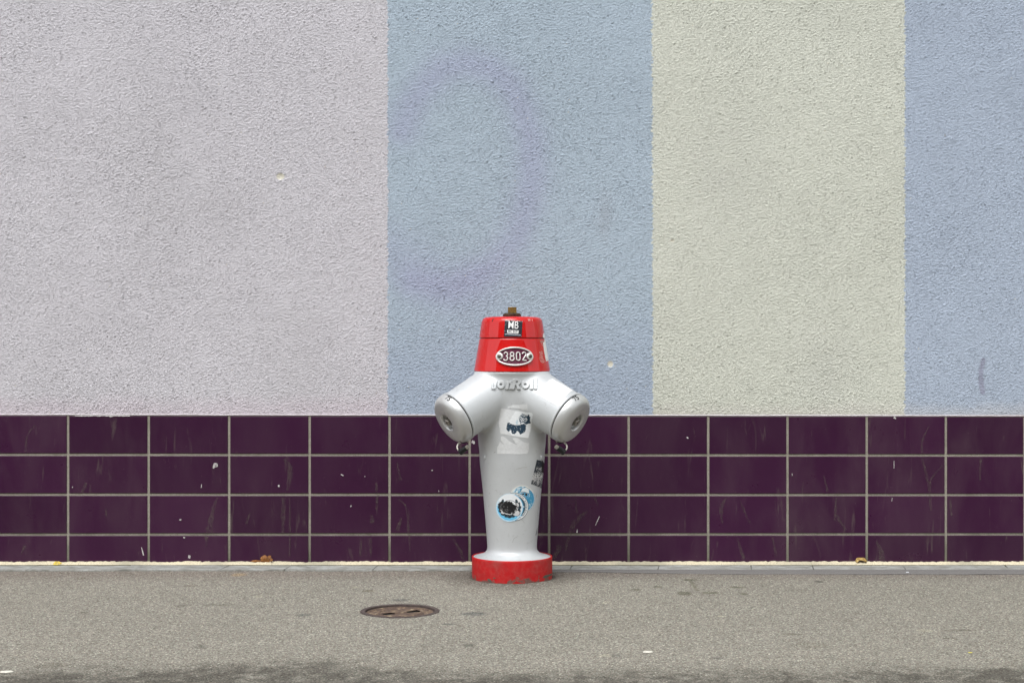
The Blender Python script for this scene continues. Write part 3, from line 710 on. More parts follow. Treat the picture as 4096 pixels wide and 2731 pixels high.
def outlet(sg):
    n = Vector((AXN.x * sg, AXN.y, AXN.z)); A = Vector(HO) + Vector(P0) + n * SEAM
    side = 'left' if sg > 0 else 'right'
    u = n.cross(Vector((0, 0, 1))).normalized(); v = u.cross(n).normalized()      # v points up along the face
    sub('arm_lip', lathe([(0.080, -0.008), (0.0895, -0.008), (0.0925, -0.0060), (0.0930, -0.0025), (0.0912, 0.0), (0.080, 0.0)], 120, A, n, False, False), m_body, hyd)
    sub('arm_gasket', lathe([(0.086, -0.002), (0.0885, -0.001), (0.0880, 0.006), (0.086, 0.006)], 96, A, n, False, False), m_gap, hyd)
    cp = [(0.086, 0.0045), (0.0905, 0.0045), (0.0918, 0.0054), (0.0923, 0.0075), (0.0921, 0.012), (0.0905, 0.0190), (0.0868, 0.0275), (0.0805, 0.0345), (0.0720, 0.0390), (0.0610, 0.0415), (0.048, 0.0428), (0.036, 0.0432)]
    cp = [tuple(p) for p in smooth_path(cp, 4)] + [(0.0325, 0.0428), (0.0312, 0.0415), (0.0302, 0.0395), (0.0292, 0.0390), (0.0285, 0.0340), (0.0278, 0.026), (0.001, 0.026)]
    cap = sub('outlet_cap', lathe(cp, 144, A, n, False, True), m_cap, hyd, label='domed cap on the %s outlet' % side); auto_smooth(cap, 50)
    # recessed hub with a square nut
    sub('hub', lathe([(0.001, 0.026), (0.019, 0.026), (0.019, 0.0290), (0.016, 0.030), (0.001, 0.030)], 40, A, n, False, True), m_screw, cap)
    V = []; rr = 0.0145
    for s0 in (0.028, 0.0425, 0.044):
        q = rr if s0 < 0.0435 else rr * 0.9
        for k in range(4):
            t = math.pi / 2 * k + R(20 * sg + 45); V.append(A + n * s0 + (u * math.cos(t) + v * math.sin(t)) * q)
    Fs = [(i * 4 + k, i * 4 + (k + 1) % 4, (i + 1) * 4 + (k + 1) % 4, (i + 1) * 4 + k) for i in range(2) for k in range(4)] + [(8, 9, 10, 11)]
    sub('square_nut', ([tuple(p) for p in V], Fs), m_steel, cap, False)
    sub('pin_hole', tube([A + n * 0.0435, A + n * 0.0443], 0.0026, 12), m_hole, cap)
    # black 75 near the rim, at the top of the cap
    phi0 = {1: 0.0, -1: 0.0}[sg]
    tow = Vector((0, -1, 0)); tp = (tow - n * tow.dot(n)).normalized()               # towards the viewer across the cap
    upv = (Vector((0, 0, 1)) - n * n.z).normalized(); side_v = n.cross(upv)
    if side_v.dot(tow) < 0: side_v = -side_v
    def on_rim(a, s, h):
        R0 = float(np.interp(s, [c[1] for c in cp[8:-7]], [c[0] for c in cp[8:-7]])) + h; return A + n * s + (upv * math.cos(a) + side_v * math.sin(a)) * R0
    ac = R(23)
    f75 = lambda x, y, z: on_rim(ac + (x if sg > 0 else -x) * (1) / 0.092, 0.0165 - y * 1.0, 0.0014)
    digits_text('75', 0.0250, m_black, 'size_number', cap, f75, offset=0.0003)
    # small raised maker's name on the face
    def face_r(r_):
        rs = [c[0] for c in cp][::-1]; ss = [c[1] for c in cp][::-1]; return float(np.interp(r_, rs[7:], ss[7:]))
    def fname(x, y, z):
        r_ = 0.0465 + y; a = x / 0.0465 + R(14)
        return A + n * (face_r(r_) + 0.0012) + (v * math.cos(a) + (u if (u.x > 0) else -u) * math.sin(a)) * r_
    digits_text('vonRoll', 0.0175, m_platemetal, 'cast_name', cap, fname)
    # bracket and hook hanging under the seam
    dn = (Vector((0, 0, -1)) + n * n.z).normalized()
    def at(px, py, D):
        px = 2048 + (px - 2048) * (1 if sg > 0 else -1) + (0 if sg > 0 else 0.5); return Vector(((px - 2048) * D / F, CY + D, CZ - (py - 1365.5) * D / F))
    hk = sub('hook', tube(smooth_path([at(1868, 1750, 5.49), at(1856, 1758, 5.475), at(1842, 1767, 5.46), at(1831, 1779, 5.45), at(1829, 1791, 5.445), at(1835, 1801, 5.44), at(1846, 1806, 5.435)], 6), 0.0034, 12), m_steel, hyd)
    a_, b_ = at(1844, 1806, 5.435), at(1866, 1790, 5.425); ax = (b_ - a_).normalized(); L = (b_ - a_).length
    auto_smooth(sub('rubber_sleeve', lathe([(0.001, -0.004), (0.0112, -0.004), (0.0116, -0.002), (0.0116, 0.001), (0.0098, 0.002), (0.0098, L - 0.002), (0.0088, L), (0.001, L)], 24, a_, ax), m_rubber, hk))
    sub('hook_nut', lathe([(0.001, L), (0.0074, L), (0.0076, L + 0.008), (0.0066, L + 0.0095), (0.001, L + 0.0095)], 6, a_, ax), m_steel, hk, False)
    b0 = A + n * (-0.004) + dn * 0.089; b1 = A + n * 0.010 + dn * 0.093
    br = sub('bracket', tube([b0 + Vector((0.022 * sg, 0.015, 0.012)), b0, b1, b1 + n * 0.012 + dn * -0.002], [0.0045, 0.0062, 0.0058, 0.004], 10), m_rubber, hyd)
    sub('bracket_pin', tube([b0 + dn * 0.002 + n * 0.008, b0 + dn * 0.010 + n * 0.006], 0.0045, 12), m_steel, br)
outlet(1); outlet(-1)

# cast knobs on the body
for px, sg in ((1937.5, -1), (2165.5, 1)):
    th = math.asin((px - 2048) / 133.5); z = zy(1824); Rr = 131 * k_
    c = Vector((HX + math.sin(th) * Rr * 0.985, HY - math.cos(th) * Rr * 0.985, z))
    V, Fs = lathe([(0.0052 * math.cos(t), 0.0085 * math.sin(t)) for t in np.linspace(-1.5, 1.5, 9)], 18, c)
    sub('cast_knob', (V, Fs), m_body, hyd)

# ---- ray casting from the eye onto the finished shell, so that stickers sit on it
allV = []; allF = []; off = 0
for o in (body, collar, topcap):
    mw = Matrix.Translation(parent_origin(o.parent) + o.location)
    vs_ = [mw @ v.co for v in o.data.vertices]; allV += vs_
    allF += [tuple(i + off for i in p.vertices) for p in o.data.polygons]; off += len(vs_)
bvh = BVHTree.FromPolygons(allV, allF)
EYE = Vector((0, CY, CZ))
def cast_px(px, py):
    d = Vector(((px - 2048) / F, 1.0, -(py - 1365.5) / F)).normalized()
    p, nn, _, _ = bvh.ray_cast(EYE, d)
    return p, nn
def patch(name, x0, x1, y0, y1, st, art, mat=m_print, parent=hyd, lift=0.0006, label=None, mapper=None, height=None, cs=4.0, front=False):
    """print or paper whose outline is art's alpha; art gets photo-pixel coordinates"""
    xa = np.arange(x0, x1 + st, st); ya = np.arange(y0, y1 + st, st); XA, YA = np.meshgrid(xa, ya, indexing='ij')
    rgb, alpha = art(XA, YA)
    # cast on a coarse lattice and interpolate: the shell is smooth
    cx_ = np.arange(x0 - cs, x1 + 2 * cs, cs); cy_ = np.arange(y0 - cs, y1 + 2 * cs, cs)
    PP = np.zeros((len(cx_), len(cy_), 3)); NN = np.zeros_like(PP); ok = np.zeros(PP.shape[:2], bool)
    for i, a in enumerate(cx_):
        for j, b in enumerate(cy_):
            p, nn = (mapper or cast_px)(a, b)
            if p is not None: PP[i, j] = p; NN[i, j] = nn; ok[i, j] = True
    fx = (XA - cx_[0]) / cs; fy = (YA - cy_[0]) / cs; i = fx.astype(int); j = fy.astype(int); fx = (fx - i)[..., None]; fy = (fy - j)[..., None]
    bl = lambda T: (T[i, j] * (1 - fx) + T[i + 1, j] * fx) * (1 - fy) + (T[i, j + 1] * (1 - fx) + T[i + 1, j + 1] * fx) * fy
    P = bl(PP); N = bl(NN); N /= np.maximum(np.linalg.norm(N, axis=-1, keepdims=True), 1e-9)
    good = ok[i, j] & ok[i + 1, j] & ok[i, j + 1] & ok[i + 1, j + 1]
    if front: N = np.broadcast_to(np.array([0.0, -0.995, 0.1]), N.shape)
    hh = lift if height is None else height[..., None] if not callable(height) else height(XA, YA)[..., None]
    P = P + N * hh
    al = (alpha & good).ravel(); Fc = grid_faces(*XA.shape)[:, ::-1]; Fc = Fc[al[Fc].all(1)]
    v, f, c = compact(P.reshape(-1, 3), Fc, rgb.reshape(-1, 3))
    o = link(name, mesh(name, v, f, True, c), mat.m, parent)
    if label: o['label'] = label
    return o
def solid(XA, c): return np.ones(XA.shape + (3,)) * np.array(c)
def put(rgb, m, c):
    m = np.clip(m.astype(float), 0, 1)[..., None]; return rgb * (1 - m) + np.array(c) * m
def text_mask(XA, YA, txt, size, x, y, ang=0.0, spacing=1.0, offset=0.0, sx=1.0, fn=None):
    """bool mask of text centred at x, y (photo pixels); fn bends it"""
    cu = bpy.data.curves.new('print', 'FONT'); cu.body = txt; cu.size = size; cu.align_x = 'CENTER'; cu.align_y = 'CENTER'; cu.resolution_u = 3
    cu.space_character = spacing; cu.offset = offset
    tmp = bpy.data.objects.new('print', cu); COL.objects.link(tmp); dg = bpy.context.evaluated_depsgraph_get()
    me = bpy.data.meshes.new_from_object(tmp.evaluated_get(dg)); bpy.data.objects.remove(tmp)
    co = np.array([v.co[:2] for v in me.vertices]); co[:, 0] *= sx
    if fn is not None: co = np.array([fn(a, b) for a, b in co])
    else:
        ca, sa = math.cos(ang), math.sin(ang); co = np.stack([x + co[:, 0] * ca + co[:, 1] * sa, y + co[:, 0] * sa - co[:, 1] * ca], 1)
    me.calc_loop_triangles(); m = np.zeros(XA.shape, bool); x0, y0 = XA[0, 0], YA[0, 0]; st = XA[1, 0] - XA[0, 0]
    for t in me.loop_triangles:
        p = co[list(t.vertices)]; i0, j0 = np.floor((p.min(0) - (x0, y0)) / st).astype(int); i1, j1 = np.ceil((p.max(0) - (x0, y0)) / st).astype(int) + 1
        i0 = max(i0, 0); j0 = max(j0, 0)
        if i1 <= i0 or j1 <= j0: continue
        gx_, gy_ = XA[i0:i1, j0:j1], YA[i0:i1, j0:j1]
        if gx_.size: m[i0:i1, j0:j1] |= in_poly(gx_, gy_, p)
    bpy.data.meshes.remove(me); return m

# square black sticker on the cap
def rotc(XA, YA, cx, cy, a): return (XA - cx) * math.cos(a) + (YA - cy) * math.sin(a), -(XA - cx) * math.sin(a) + (YA - cy) * math.cos(a)
def art_mb(XA, YA):
    U, V_ = rotc(XA, YA, 2053, 1316, R(3.6)); nn = lownoise(XA, YA, 0.25, 201, 3)
    al = (np.abs(U) < 35.5 + 0.5 * nn) & (V_ < 33) & (V_ > -34 - 1.5 * nn)
    rgb = solid(XA, S(30, 33, 42)); rgb = rgb * (1 + 0.25 * nn)[..., None]
    W = S(238, 238, 236)
    blk = S(32, 34, 42)
    rgb = put(rgb, text_mask(XA, YA, 'MB', 42, 2053, 1301, R(3.6), 1.0, 0.2, 0.76), W)
    rgb = put(rgb, (V_ > 4.5) & (V_ < 16.5) & (np.abs(U + 1) < 22.5), W)
    rgb = put(rgb, text_mask(XA, YA, 'MIC BLES', 11.5, 2052 - 0.6, 1326, R(3.6), 0.95, 0.25, 0.86), blk)
    rgb = put(rgb, text_mask(XA, YA, 'www.blessthemicrophone.com', 4.9, 2051, 1337.5, R(3.6), 1.0, 0.22, 1.02), S(208, 212, 222))
    rgb = put(rgb, (nn > 0.52), S(120, 122, 128)); rgb = put(rgb, (V_ < -31.5) & (nn > 0.0), S(206, 200, 198))
    return rgb, al
patch('sticker', 2012, 2094, 1276, 1356, 0.45, art_mb, label='square black sticker with large white letters')

# paper scraps on the front of the body (coordinates measured on the close-up)
def z2(p): return [(1950 + a / 6.535, 1600 + b / 6.535) for a, b in p]
scr1 = z2([(590, 125), (820, 115), (1045, 98), (1060, 272), (905, 255), (870, 225), (760, 215), (660, 208), (505, 205), (545, 165), (640, 140)])
scr2 = z2([(350, 210), (560, 235), (700, 270), (1160, 325), (1190, 370), (1170, 560), (1130, 800), (1065, 995), (850, 965), (340, 880), (315, 740), (290, 560), (325, 380)])
scr3 = z2([(395, 930), (480, 985), (560, 1060), (680, 1130), (775, 1170), (720, 1110), (650, 990), (780, 985), (880, 1055), (980, 1110), (1085, 1112), (1080, 1290), (1045, 1400), (800, 1415), (290, 1400), (255, 1395), (252, 1235), (310, 1120), (325, 1080), (430, 1160), (345, 1030), (350, 950)])
sheet = z2([(740, 275), (1160, 325), (1190, 370), (1065, 995), (640, 935), (500, 720), (560, 560), (660, 400)])
blobs = [z2([(520, 600), (570, 585), (620, 625), (700, 650), (820, 645), (930, 620), (1000, 560), (1045, 520), (1030, 430), (1080, 360), (1110, 430), (1130, 430), (1110, 530), (1140, 565), (1110, 610), (1050, 615), (1000, 660), (1000, 760), (970, 840), (900, 870), (860, 900), (820, 840), (770, 800), (750, 850), (700, 885), (640, 870), (610, 780), (540, 830), (490, 745)]),
         z2([(800, 460), (860, 400), (900, 350), (980, 370), (1040, 400), (1040, 540), (960, 600), (860, 610), (830, 520)])]
def art_paper(XA, YA):
    na = lownoise(XA, YA, 0.22, 211, 4); nb = lownoise(XA, YA, 0.6, 212, 3)
    jx_, jy_ = XA + 0.8 * na, YA + 0.8 * nb
    al = in_poly(jx_, jy_, scr1) | in_poly(jx_, jy_, scr2) | in_poly(jx_, jy_, scr3)
    rgb = solid(XA, S(212, 214, 214)) * (1 + 0.05 * na + 0.03 * nb)[..., None]
    rgb = put(rgb, in_poly(jx_, jy_, sheet) * 0.85, S(230, 233, 234))
    m0 = in_poly(XA + 3 * na, YA + 3 * nb, blobs[0]); m1 = in_poly(XA + 2 * na, YA + 2 * nb, blobs[1])
    worn = (0.35 * nb + na) > 0.46
    rgb = put(rgb, m0 & ~(worn & (YA > 1690)) & ~((na + 0.3 * nb > 0.4) & (YA < 1690) & (XA < 2106)), S(38, 62, 80))
    rgb = put(rgb, m1 & (nb + na > -0.12), S(42, 70, 88)); rgb = put(rgb, (np.hypot((XA - 2068) / 5, (YA - 1688) / 9) < 1) & (nb > 0), S(150, 186, 204))
    return rgb, al
patch('sticker', 1984, 2136, 1612, 1822, 0.6, art_paper, label='torn remains of white paper with a dark teal blot')

# round blue stickers
def art_back(XA, YA):
    U, V_ = XA - 2088, YA - 1994; q = np.hypot(U / 51, V_ / 55); nn = lownoise(XA, YA, 0.12, 221, 4); nb = lownoise(XA, YA, 0.4, 222, 3)
    rgb = solid(XA, S(64, 146, 184)); rgb = put(rgb, np.clip((nn + 0.4 * nb) * 1.6 + 0.25 - U / 90, 0, 1), S(214, 226, 228))
    hat = [(2082, 1965), (2090, 1952), (2104, 1948), (2115, 1955), (2117, 1973), (2100, 1968), (2084, 1967)]
    rgb = put(rgb, in_poly(XA, YA, hat), S(222, 230, 232)); rgb = put(rgb, seg_dist(XA, YA, hat + hat[:1]) < 0.55, S(84, 104, 118))
    rgb = put(rgb, seg_dist(XA, YA, [(2080, 1964), (2098, 1966), (2117, 1973)]) < 0.5, S(60, 80, 96))
    for (cx, cy, rx, ry) in ((2092, 1975, 5, 3.4), (2105, 1977, 4.6, 4.8)): rgb = put(rgb, (np.hypot((XA - cx) / rx, (YA - cy) / ry) + 0.5 * nb) < 1, S(30, 34, 38))
    rgb = put(rgb, np.abs(q - 0.955) < 0.016, S(226, 232, 232)); rgb = put(rgb, (q > 0.90) & (V_ < -20 + 20 * nn), S(220, 220, 214))
    return rgb, q + 0.02 * nb < 1
patch('sticker', 2034, 2142, 1936, 2052, 0.55, art_back, lift=0.0005, label='round blue and white cloudy sticker, rearmost of three')
MC = (2058.5, 2025.5)
def art_mid(XA, YA):
    U, V_ = XA - MC[0], YA - MC[1]; q = np.hypot(U / 55.5, V_ / 56.5); W = S(222, 226, 226); T = S(52, 92, 112); D_ = S(34, 52, 66)
    rgb = solid(XA, W); rgb = put(rgb, q > 0.965, D_); rgb = put(rgb, q < 0.74, T); rgb = put(rgb, np.abs(q - 0.75) < 0.02, D_)
    ang = np.arctan2(V_, U)
    st = np.abs(((ang * 5 / (2 * math.pi)) % 1) - 0.5) * 2; star = q < 0.30 + 0.42 * st ** 1.6
    rgb = put(rgb, star & (q < 0.72), W); rgb = put(rgb, (q < 0.24 + 0.36 * st ** 1.6) & (q < 0.7), S(96, 160, 190))
    def arc(r0, a0, flip=1):
        def fn(x, y):
            a = a0 + x / r0 * flip; r_ = r0 + y * flip; return (MC[0] + r_ * math.cos(a) * 0.985, MC[1] + r_ * math.sin(a))
        return fn
    rgb = put(rgb, text_mask(XA, YA, 'FCZ R ZURICH', 10.5, 0, 0, spacing=1.15, offset=0.15, fn=arc(47.8, R(-88))) & (XA > 2058), D_)
    rgb = put(rgb, text_mask(XA, YA, 'BLAUE BLOCK', 9.5, 0, 0, spacing=1.12, offset=0.15, fn=arc(47.8, R(8), -1)), D_)
    rgb = put(rgb, text_mask(XA, YA, 'ERLIVE', 9.5, 0, 0, spacing=1.1, offset=0.15, fn=arc(47.8, R(78), -1)) & (XA > 2060), D_)
    rgb = put(rgb, np.hypot(XA - 2101.5, YA - 1994) < 1.1, D_); rgb = put(rgb, (np.abs(XA - 2087) < 2.4) & (np.abs(YA - 2061) < 3), S(70, 140, 176))
    return rgb, q < 1
patch('sticker', 2000, 2116, 1966, 2084, 0.5, art_mid, lift=0.0009, label='round white and teal sticker with lettering round its rim')
def art_front(XA, YA):
    U, V_ = XA - 2038.5, YA - 2028.8; q = np.hypot(U / 54.5, V_ / 57); nn = lownoise(XA, YA, 0.13, 231, 4); nb = lownoise(XA, YA, 0.5, 232, 3)
    rgb = solid(XA, S(106, 188, 226)); W = S(228, 232, 234)
    rgb = put(rgb, smoothstep(18, -22, V_ + 16 * nn - 0.25 * U), W); rgb = put(rgb, (U > 30) * 0.5, W)
    rgb = put(rgb, np.abs(q - 0.925) < 0.014, W); rgb = put(rgb, (q > 0.945) & (U > 20), S(120, 190, 224)); rgb = put(rgb, (q > 0.96) & (U < 20), S(196, 222, 234))
    leaf = S(44, 66, 76); ink = S(22, 24, 28)
    rgb = put(rgb, np.hypot(U / 41, (V_ + 2) / 35) < 1.0 - 0.28 * (V_ < -18), W)
    for sgn in (-1, 1):                              # laurel leaves round a badge
        for k in range(7):
            a = R(100 - 24 * k if sgn > 0 else 80 + 24 * k); cx, cy = 39 * math.cos(a), 34 * math.sin(a) + 1
            t = a + sgn * R(-62); du, dv = U - cx, V_ - cy
            e = np.hypot((du * math.cos(t) + dv * math.sin(t)) / 9.5, (-du * math.sin(t) + dv * math.cos(t)) / 4.2)
            rgb = put(rgb, e < 1.18, ink); rgb = put(rgb, e < 0.82, leaf)
    for (cx, cy, rx, ry) in ((26, 22, 15, 12), (-26, 12, 12, 14), (30, -10, 7, 9)):
        e = np.hypot((U - cx) / rx, (V_ - cy) / ry); rgb = put(rgb, e < 1.08, ink); rgb = put(rgb, e < 0.94, S(206, 206, 206))
    rgb = put(rgb, np.abs(np.hypot(U / 30, (V_ + 2) / 27) - 1) < 0.03, ink)
    bl = (np.hypot((U + 8 - 0.2 * V_) / 36, (V_ + 1) / 26) + 0.35 * nn + 0.15 * nb) < 1
    rgb = put(rgb, bl, S(20, 20, 23)); rgb = put(rgb, bl & (nb + 0.6 * nn > 0.5), S(150, 150, 152)); rgb = put(rgb, bl & (nb < -0.55), S(52, 58, 62))
    return rgb, q + 0.006 * nb < 1
patch('sticker', 1980, 2096, 1968, 2090, 0.5, art_front, lift=0.0013, label='round sky blue sticker with a wreath, its middle scratched black')

# stickers that run round the side: built by angle and height, not by sight line
def side_mapper(Rf, cxp, k0):
    """photo x beyond k0 of the radius goes on round the side by arc"""
    def fn(px, py):
        z = CZ - (py - 1365.5) * (5.586 * 0.9995) / F; Rm = Rf(z); Rp = Rm / k_
        s = (px - cxp) / Rp; th = math.asin(s) if s < k0 else math.asin(k0) + (s - k0) / math.sqrt(1 - k0 * k0) * 0.9
        D = 5.586 - Rm * math.cos(th); z = CZ - (py - 1365.5) * D / F; Rm = Rf(z)
        nn = Vector((math.sin(th), -math.cos(th), 0.06)); return Vector((HX + math.sin(th) * Rm, HY - math.cos(th) * Rm, z)), nn
    return fn
bz = np.array([p[1] for p in BP][::-1]); br_ = np.array([p[0] for p in BP][::-1])
o_ = np.argsort(bz); RB = lambda z: float(np.interp(z, bz[o_], br_[o_]))
def RRED(z):
    return RC(z) if z < 0.856 else float(np.interp(z, [0.8575, 0.893, 0.9115, 0.918], [0.1173, 0.1128, 0.1098, 0.1083]))
def z5(p): return [(2090 + a / 9.8, 1820 + b / 9.8) for a, b in p]
blk_out = z5([(545, 175), (700, 205), (720, 240), (740, 175), (800, 240), (900, 320), (900, 1340), (740, 1300), (560, 1215), (310, 1130), (330, 1020), (400, 740), (470, 470), (520, 260)])
def art_worn(XA, YA):
    nn = lownoise(XA * 1.3, YA * 0.8, 0.42, 241, 4); nb = lownoise(XA, YA, 0.9, 242, 2); al = in_poly(XA + 0.5 * nn, YA + 0.5 * nn, blk_out)
    rgb = solid(XA, S(36, 44, 54)); t = (YA - 1838) / 115
    dens = np.interp(t, [0, 0.2, 0.3, 0.42, 0.47, 0.6, 0.72, 0.8, 1.0], [0, 0.05, 0.45, 0.25, 0.65, 0.85, 0.6, 0.35, 0.35]) - 0.25 * (XA < 2090 + 420 / 9.8 + (1 - t) * 12) * (t < 0.4)
    rgb = put(rgb, (nn + 0.8 * nb) > (0.72 - dens), S(220, 220, 218)); rgb = put(rgb, (XA > 2165) & (t < 0.45) & (nn > -0.2), S(24, 22, 16))
    e = np.hypot((XA - 2150.5) / 4.6, (YA - 1928) / 8.4); rgb = put(rgb, e < 1.15, S(36, 42, 52)); rgb = put(rgb, (e < 1.0), S(226, 226, 224)); rgb = put(rgb, (e < 0.68), S(36, 42, 52)); rgb = put(rgb, e < 0.4, S(220, 220, 220))
    return rgb, al
patch('sticker', 2118, 2186, 1836, 1958, 0.5, art_worn, lift=0.0006, label='worn black and white sticker wrapping round the right side', mapper=side_mapper(RB, 2048.5, 0.93))
def z4(p): return [(2090 + a / 8.25, 1300 + b / 8.25) for a, b in p]
wht = [z4([(712, 250), (760, 330), (900, 400), (900, 1160), (765, 1195), (740, 1080), (700, 860), (675, 640), (665, 585), (700, 560), (715, 520), (735, 440), (680, 415), (660, 390), (675, 310)])]
resid = [z4([(555, 510), (610, 500), (715, 520), (700, 570), (660, 580), (670, 720), (650, 690), (620, 620), (570, 560)]), z4([(610, 455), (700, 470), (730, 510), (640, 490)]),
         z4([(600, 838), (660, 840), (680, 880), (660, 1050), (680, 1110), (770, 1215), (640, 1265), (590, 1220), (555, 1170), (535, 1070), (560, 1010), (535, 960), (545, 890)]), z4([(570, 790), (605, 790), (605, 818), (580, 815)])]
def art_white(XA, YA):
    nn = lownoise(XA, YA, 0.35, 251, 3); al = in_poly(XA + 0.4 * nn, YA + 0.4 * nn, wht[0])
    rgb = solid(XA, S(232, 231, 227)); rgb = put(rgb, (nn > 0.5) & (YA < 1372), S(120, 104, 84))
    rgb = put(rgb, (np.abs(YA - 1436) < 1.3) & (XA > 2184) & (XA < 2190) & (nn > -.4), S(150, 150, 150)); return rgb, al
patch('sticker', 2165, 2204, 1326, 1448, 0.5, art_white, lift=0.0007, label='long white sticker down the right edge of the red top', mapper=side_mapper(RRED, 2049, 0.95))
def art_res(XA, YA):
    nn = lownoise(XA, YA, 0.5, 261, 3); nb = lownoise(XA, YA, 1.0, 262, 2); al = np.zeros(XA.shape, bool)
    for p in resid: al |= in_poly(XA + 0.8 * nn, YA + 0.8 * nn, p)
    al &= (nb + nn > -0.25); rgb = solid(XA, S(206, 110, 100)); rgb = put(rgb, nb > 0.1, S(208, 170, 164)); rgb = put(rgb, (YA < 1372) & (nb < 0.1), S(120, 100, 80)); return rgb, al
patch('glue_residue', 2150, 2190, 1352, 1456, 0.5, art_res, lift=0.0004, mapper=side_mapper(RRED, 2049, 0.95))

# white paper on the right-hand arm
def z6(p): return [(2050 + a / 4.355, 1500 + b / 4.355) for a, b in p]
arm_out = z6([(625, 90), (700, 60), (760, 100), (1080, 265), (1000, 300), (900, 400), (805, 552), (640, 460), (440, 345), (520, 220)])
def art_arm(XA, YA):
    nn = lownoise(XA, YA, 0.3, 271, 3); al = in_poly(XA + 0.5 * nn, YA + 0.5 * nn, arm_out); rgb = solid(XA, S(224, 225, 225)) * (1 + 0.03 * nn)[..., None]
    for (a, b) in ((540, 295), (515, 357), (638, 378), (690, 295), (790, 490), (795, 470), (560, 180), (1030, 287), (727, 178)):
        px, py = 2050 + a / 4.355, 1500 + b / 4.355; rgb = put(rgb, np.hypot(XA - px, YA - py) + nn < 1.3, S(60, 60, 62))
    return rgb, al
patch('sticker', 2148, 2302, 1508, 1632, 0.8, art_arm, lift=0.0006, label='white paper label on the right outlet arm')

# raised lettering in the casting
def vr(p): return [(1930 + a / 9.046, 1490 + b / 9.046) for a, b in p]
glyphs = [vr([(300, 300), (400, 300), (405, 600), (335, 600)]), vr([(430, 300), (540, 300), (480, 600), (360, 600)]),
          vr([(880, 310), (1070, 310), (1045, 400), (975, 400), (935, 605), (820, 605)]), vr([(1100, 240), (1260, 235), (1300, 450), (1190, 450), (1150, 605), (960, 605), (1010, 390), (1070, 380)]),
          vr([(1200, 430), (1300, 430), (1380, 605), (1255, 605)]), vr([(1720, 225), (1850, 225), (1830, 605), (1705, 605)]), vr([(1875, 215), (2005, 215), (1975, 600), (1862, 600)])]
def letter_mask(XA, YA):
    m = np.zeros(XA.shape, bool)
    for g in glyphs: m |= in_poly(XA, YA, g)
    e = lambda cx, cy, rx, ry: np.hypot((XA - 1930 - cx / 9.046) / (rx / 9.046), (YA - 1490 - cy / 9.046) / (ry / 9.046)) < 1
    m |= e(1265, 345, 125, 108); m &= ~e(1240, 345, 36, 34)
    for cx in (668, 1550): m = (m & ~e(cx, 435, 138, 152)) | (e(cx, 435, 138, 152) & ~e(cx, 435, 46, 42))
    m &= ~in_poly(XA, YA, vr([(378, 280), (462, 280), (424, 540), (400, 540)]))
    return m
def letter_h(XA, YA):
    m = letter_mask(XA, YA).astype(float)
    for _ in range(1):
        for ax in (0, 1): m = (np.roll(m, 1, ax) + m + np.roll(m, -1, ax)) / 3
    return -0.0007 + 0.0075 * m
def art_let(XA, YA): return solid(XA, (1, 1, 1)), letter_h(XA, YA) > -0.00065
patch('cast_lettering', 1955, 2160, 1508, 1562, 0.6, art_let, mat=m_body, height=letter_h, cs=1.5, front=True)

# ---- oval number plate
TH0 = 0.072; ZP = 0.7925
def wrap(u, v, hgt):
    z = ZP + v * 0.985; Rr = RC(ZP) + (ZP - z) * 0.172; th = TH0 + u / RC(ZP); Rt = Rr + hgt
    return (HX + math.sin(th) * Rt, HY - math.cos(th) * Rt, z + hgt * 0.17)
def lens_exit(a, top, Rr):
    wd_ = 0.0655 if top > 0.03 else 0.0602
    return 1 / math.sqrt((math.cos(a) / wd_) ** 2 + (math.sin(a) / top) ** 2)
def lens_old(a, top, Rr):
    c, s = math.cos(a), abs(math.sin(a)); cy = -(Rr - top); b = s * cy
    return b + math.sqrt(max(b * b - (cy * cy - Rr * Rr), 0))
def circ(a, cx, r_):
    c, s = math.cos(a), math.sin(a); b = c * cx; disc = b * b - (cx * cx - r_ * r_)
    return None if disc < 0 or b < 0 else (b - math.sqrt(disc), b + math.sqrt(disc))
NP = 180; outer = []; inner = []
for k in range(NP):
    a = 2 * math.pi * k / NP; cx = 0.053 if math.cos(a) > 0 else -0.053
    ro = lens_exit(a, 0.0335, 0.0665); c1 = circ(a, cx, 0.0128)
    if c1: ro = max(ro, min(c1[1], 0.0658))
    ri = lens_exit(a, 0.0283, 0.0600); c2 = circ(a, cx, 0.0128)
    if c2: ri = min(ri, c2[0])
    outer.append((ro * math.cos(a), ro * math.sin(a))); inner.append((ri * math.cos(a), ri * math.sin(a)))
def ring_part(loops, name, mat, parent):
    V = []; Fs = []
    for (lp, hgt) in loops: V += [wrap(u, v, hgt) for u, v in lp]
    for i in range(len(loops) - 1):
        for k in range(NP): k2 = (k + 1) % NP; Fs.append((i * NP + k, i * NP + k2, (i + 1) * NP + k2, (i + 1) * NP + k))
    return sub(name, (V, Fs), mat, parent)
def scale_loop(lp, f): return [(a * f, b * f) for a, b in lp]
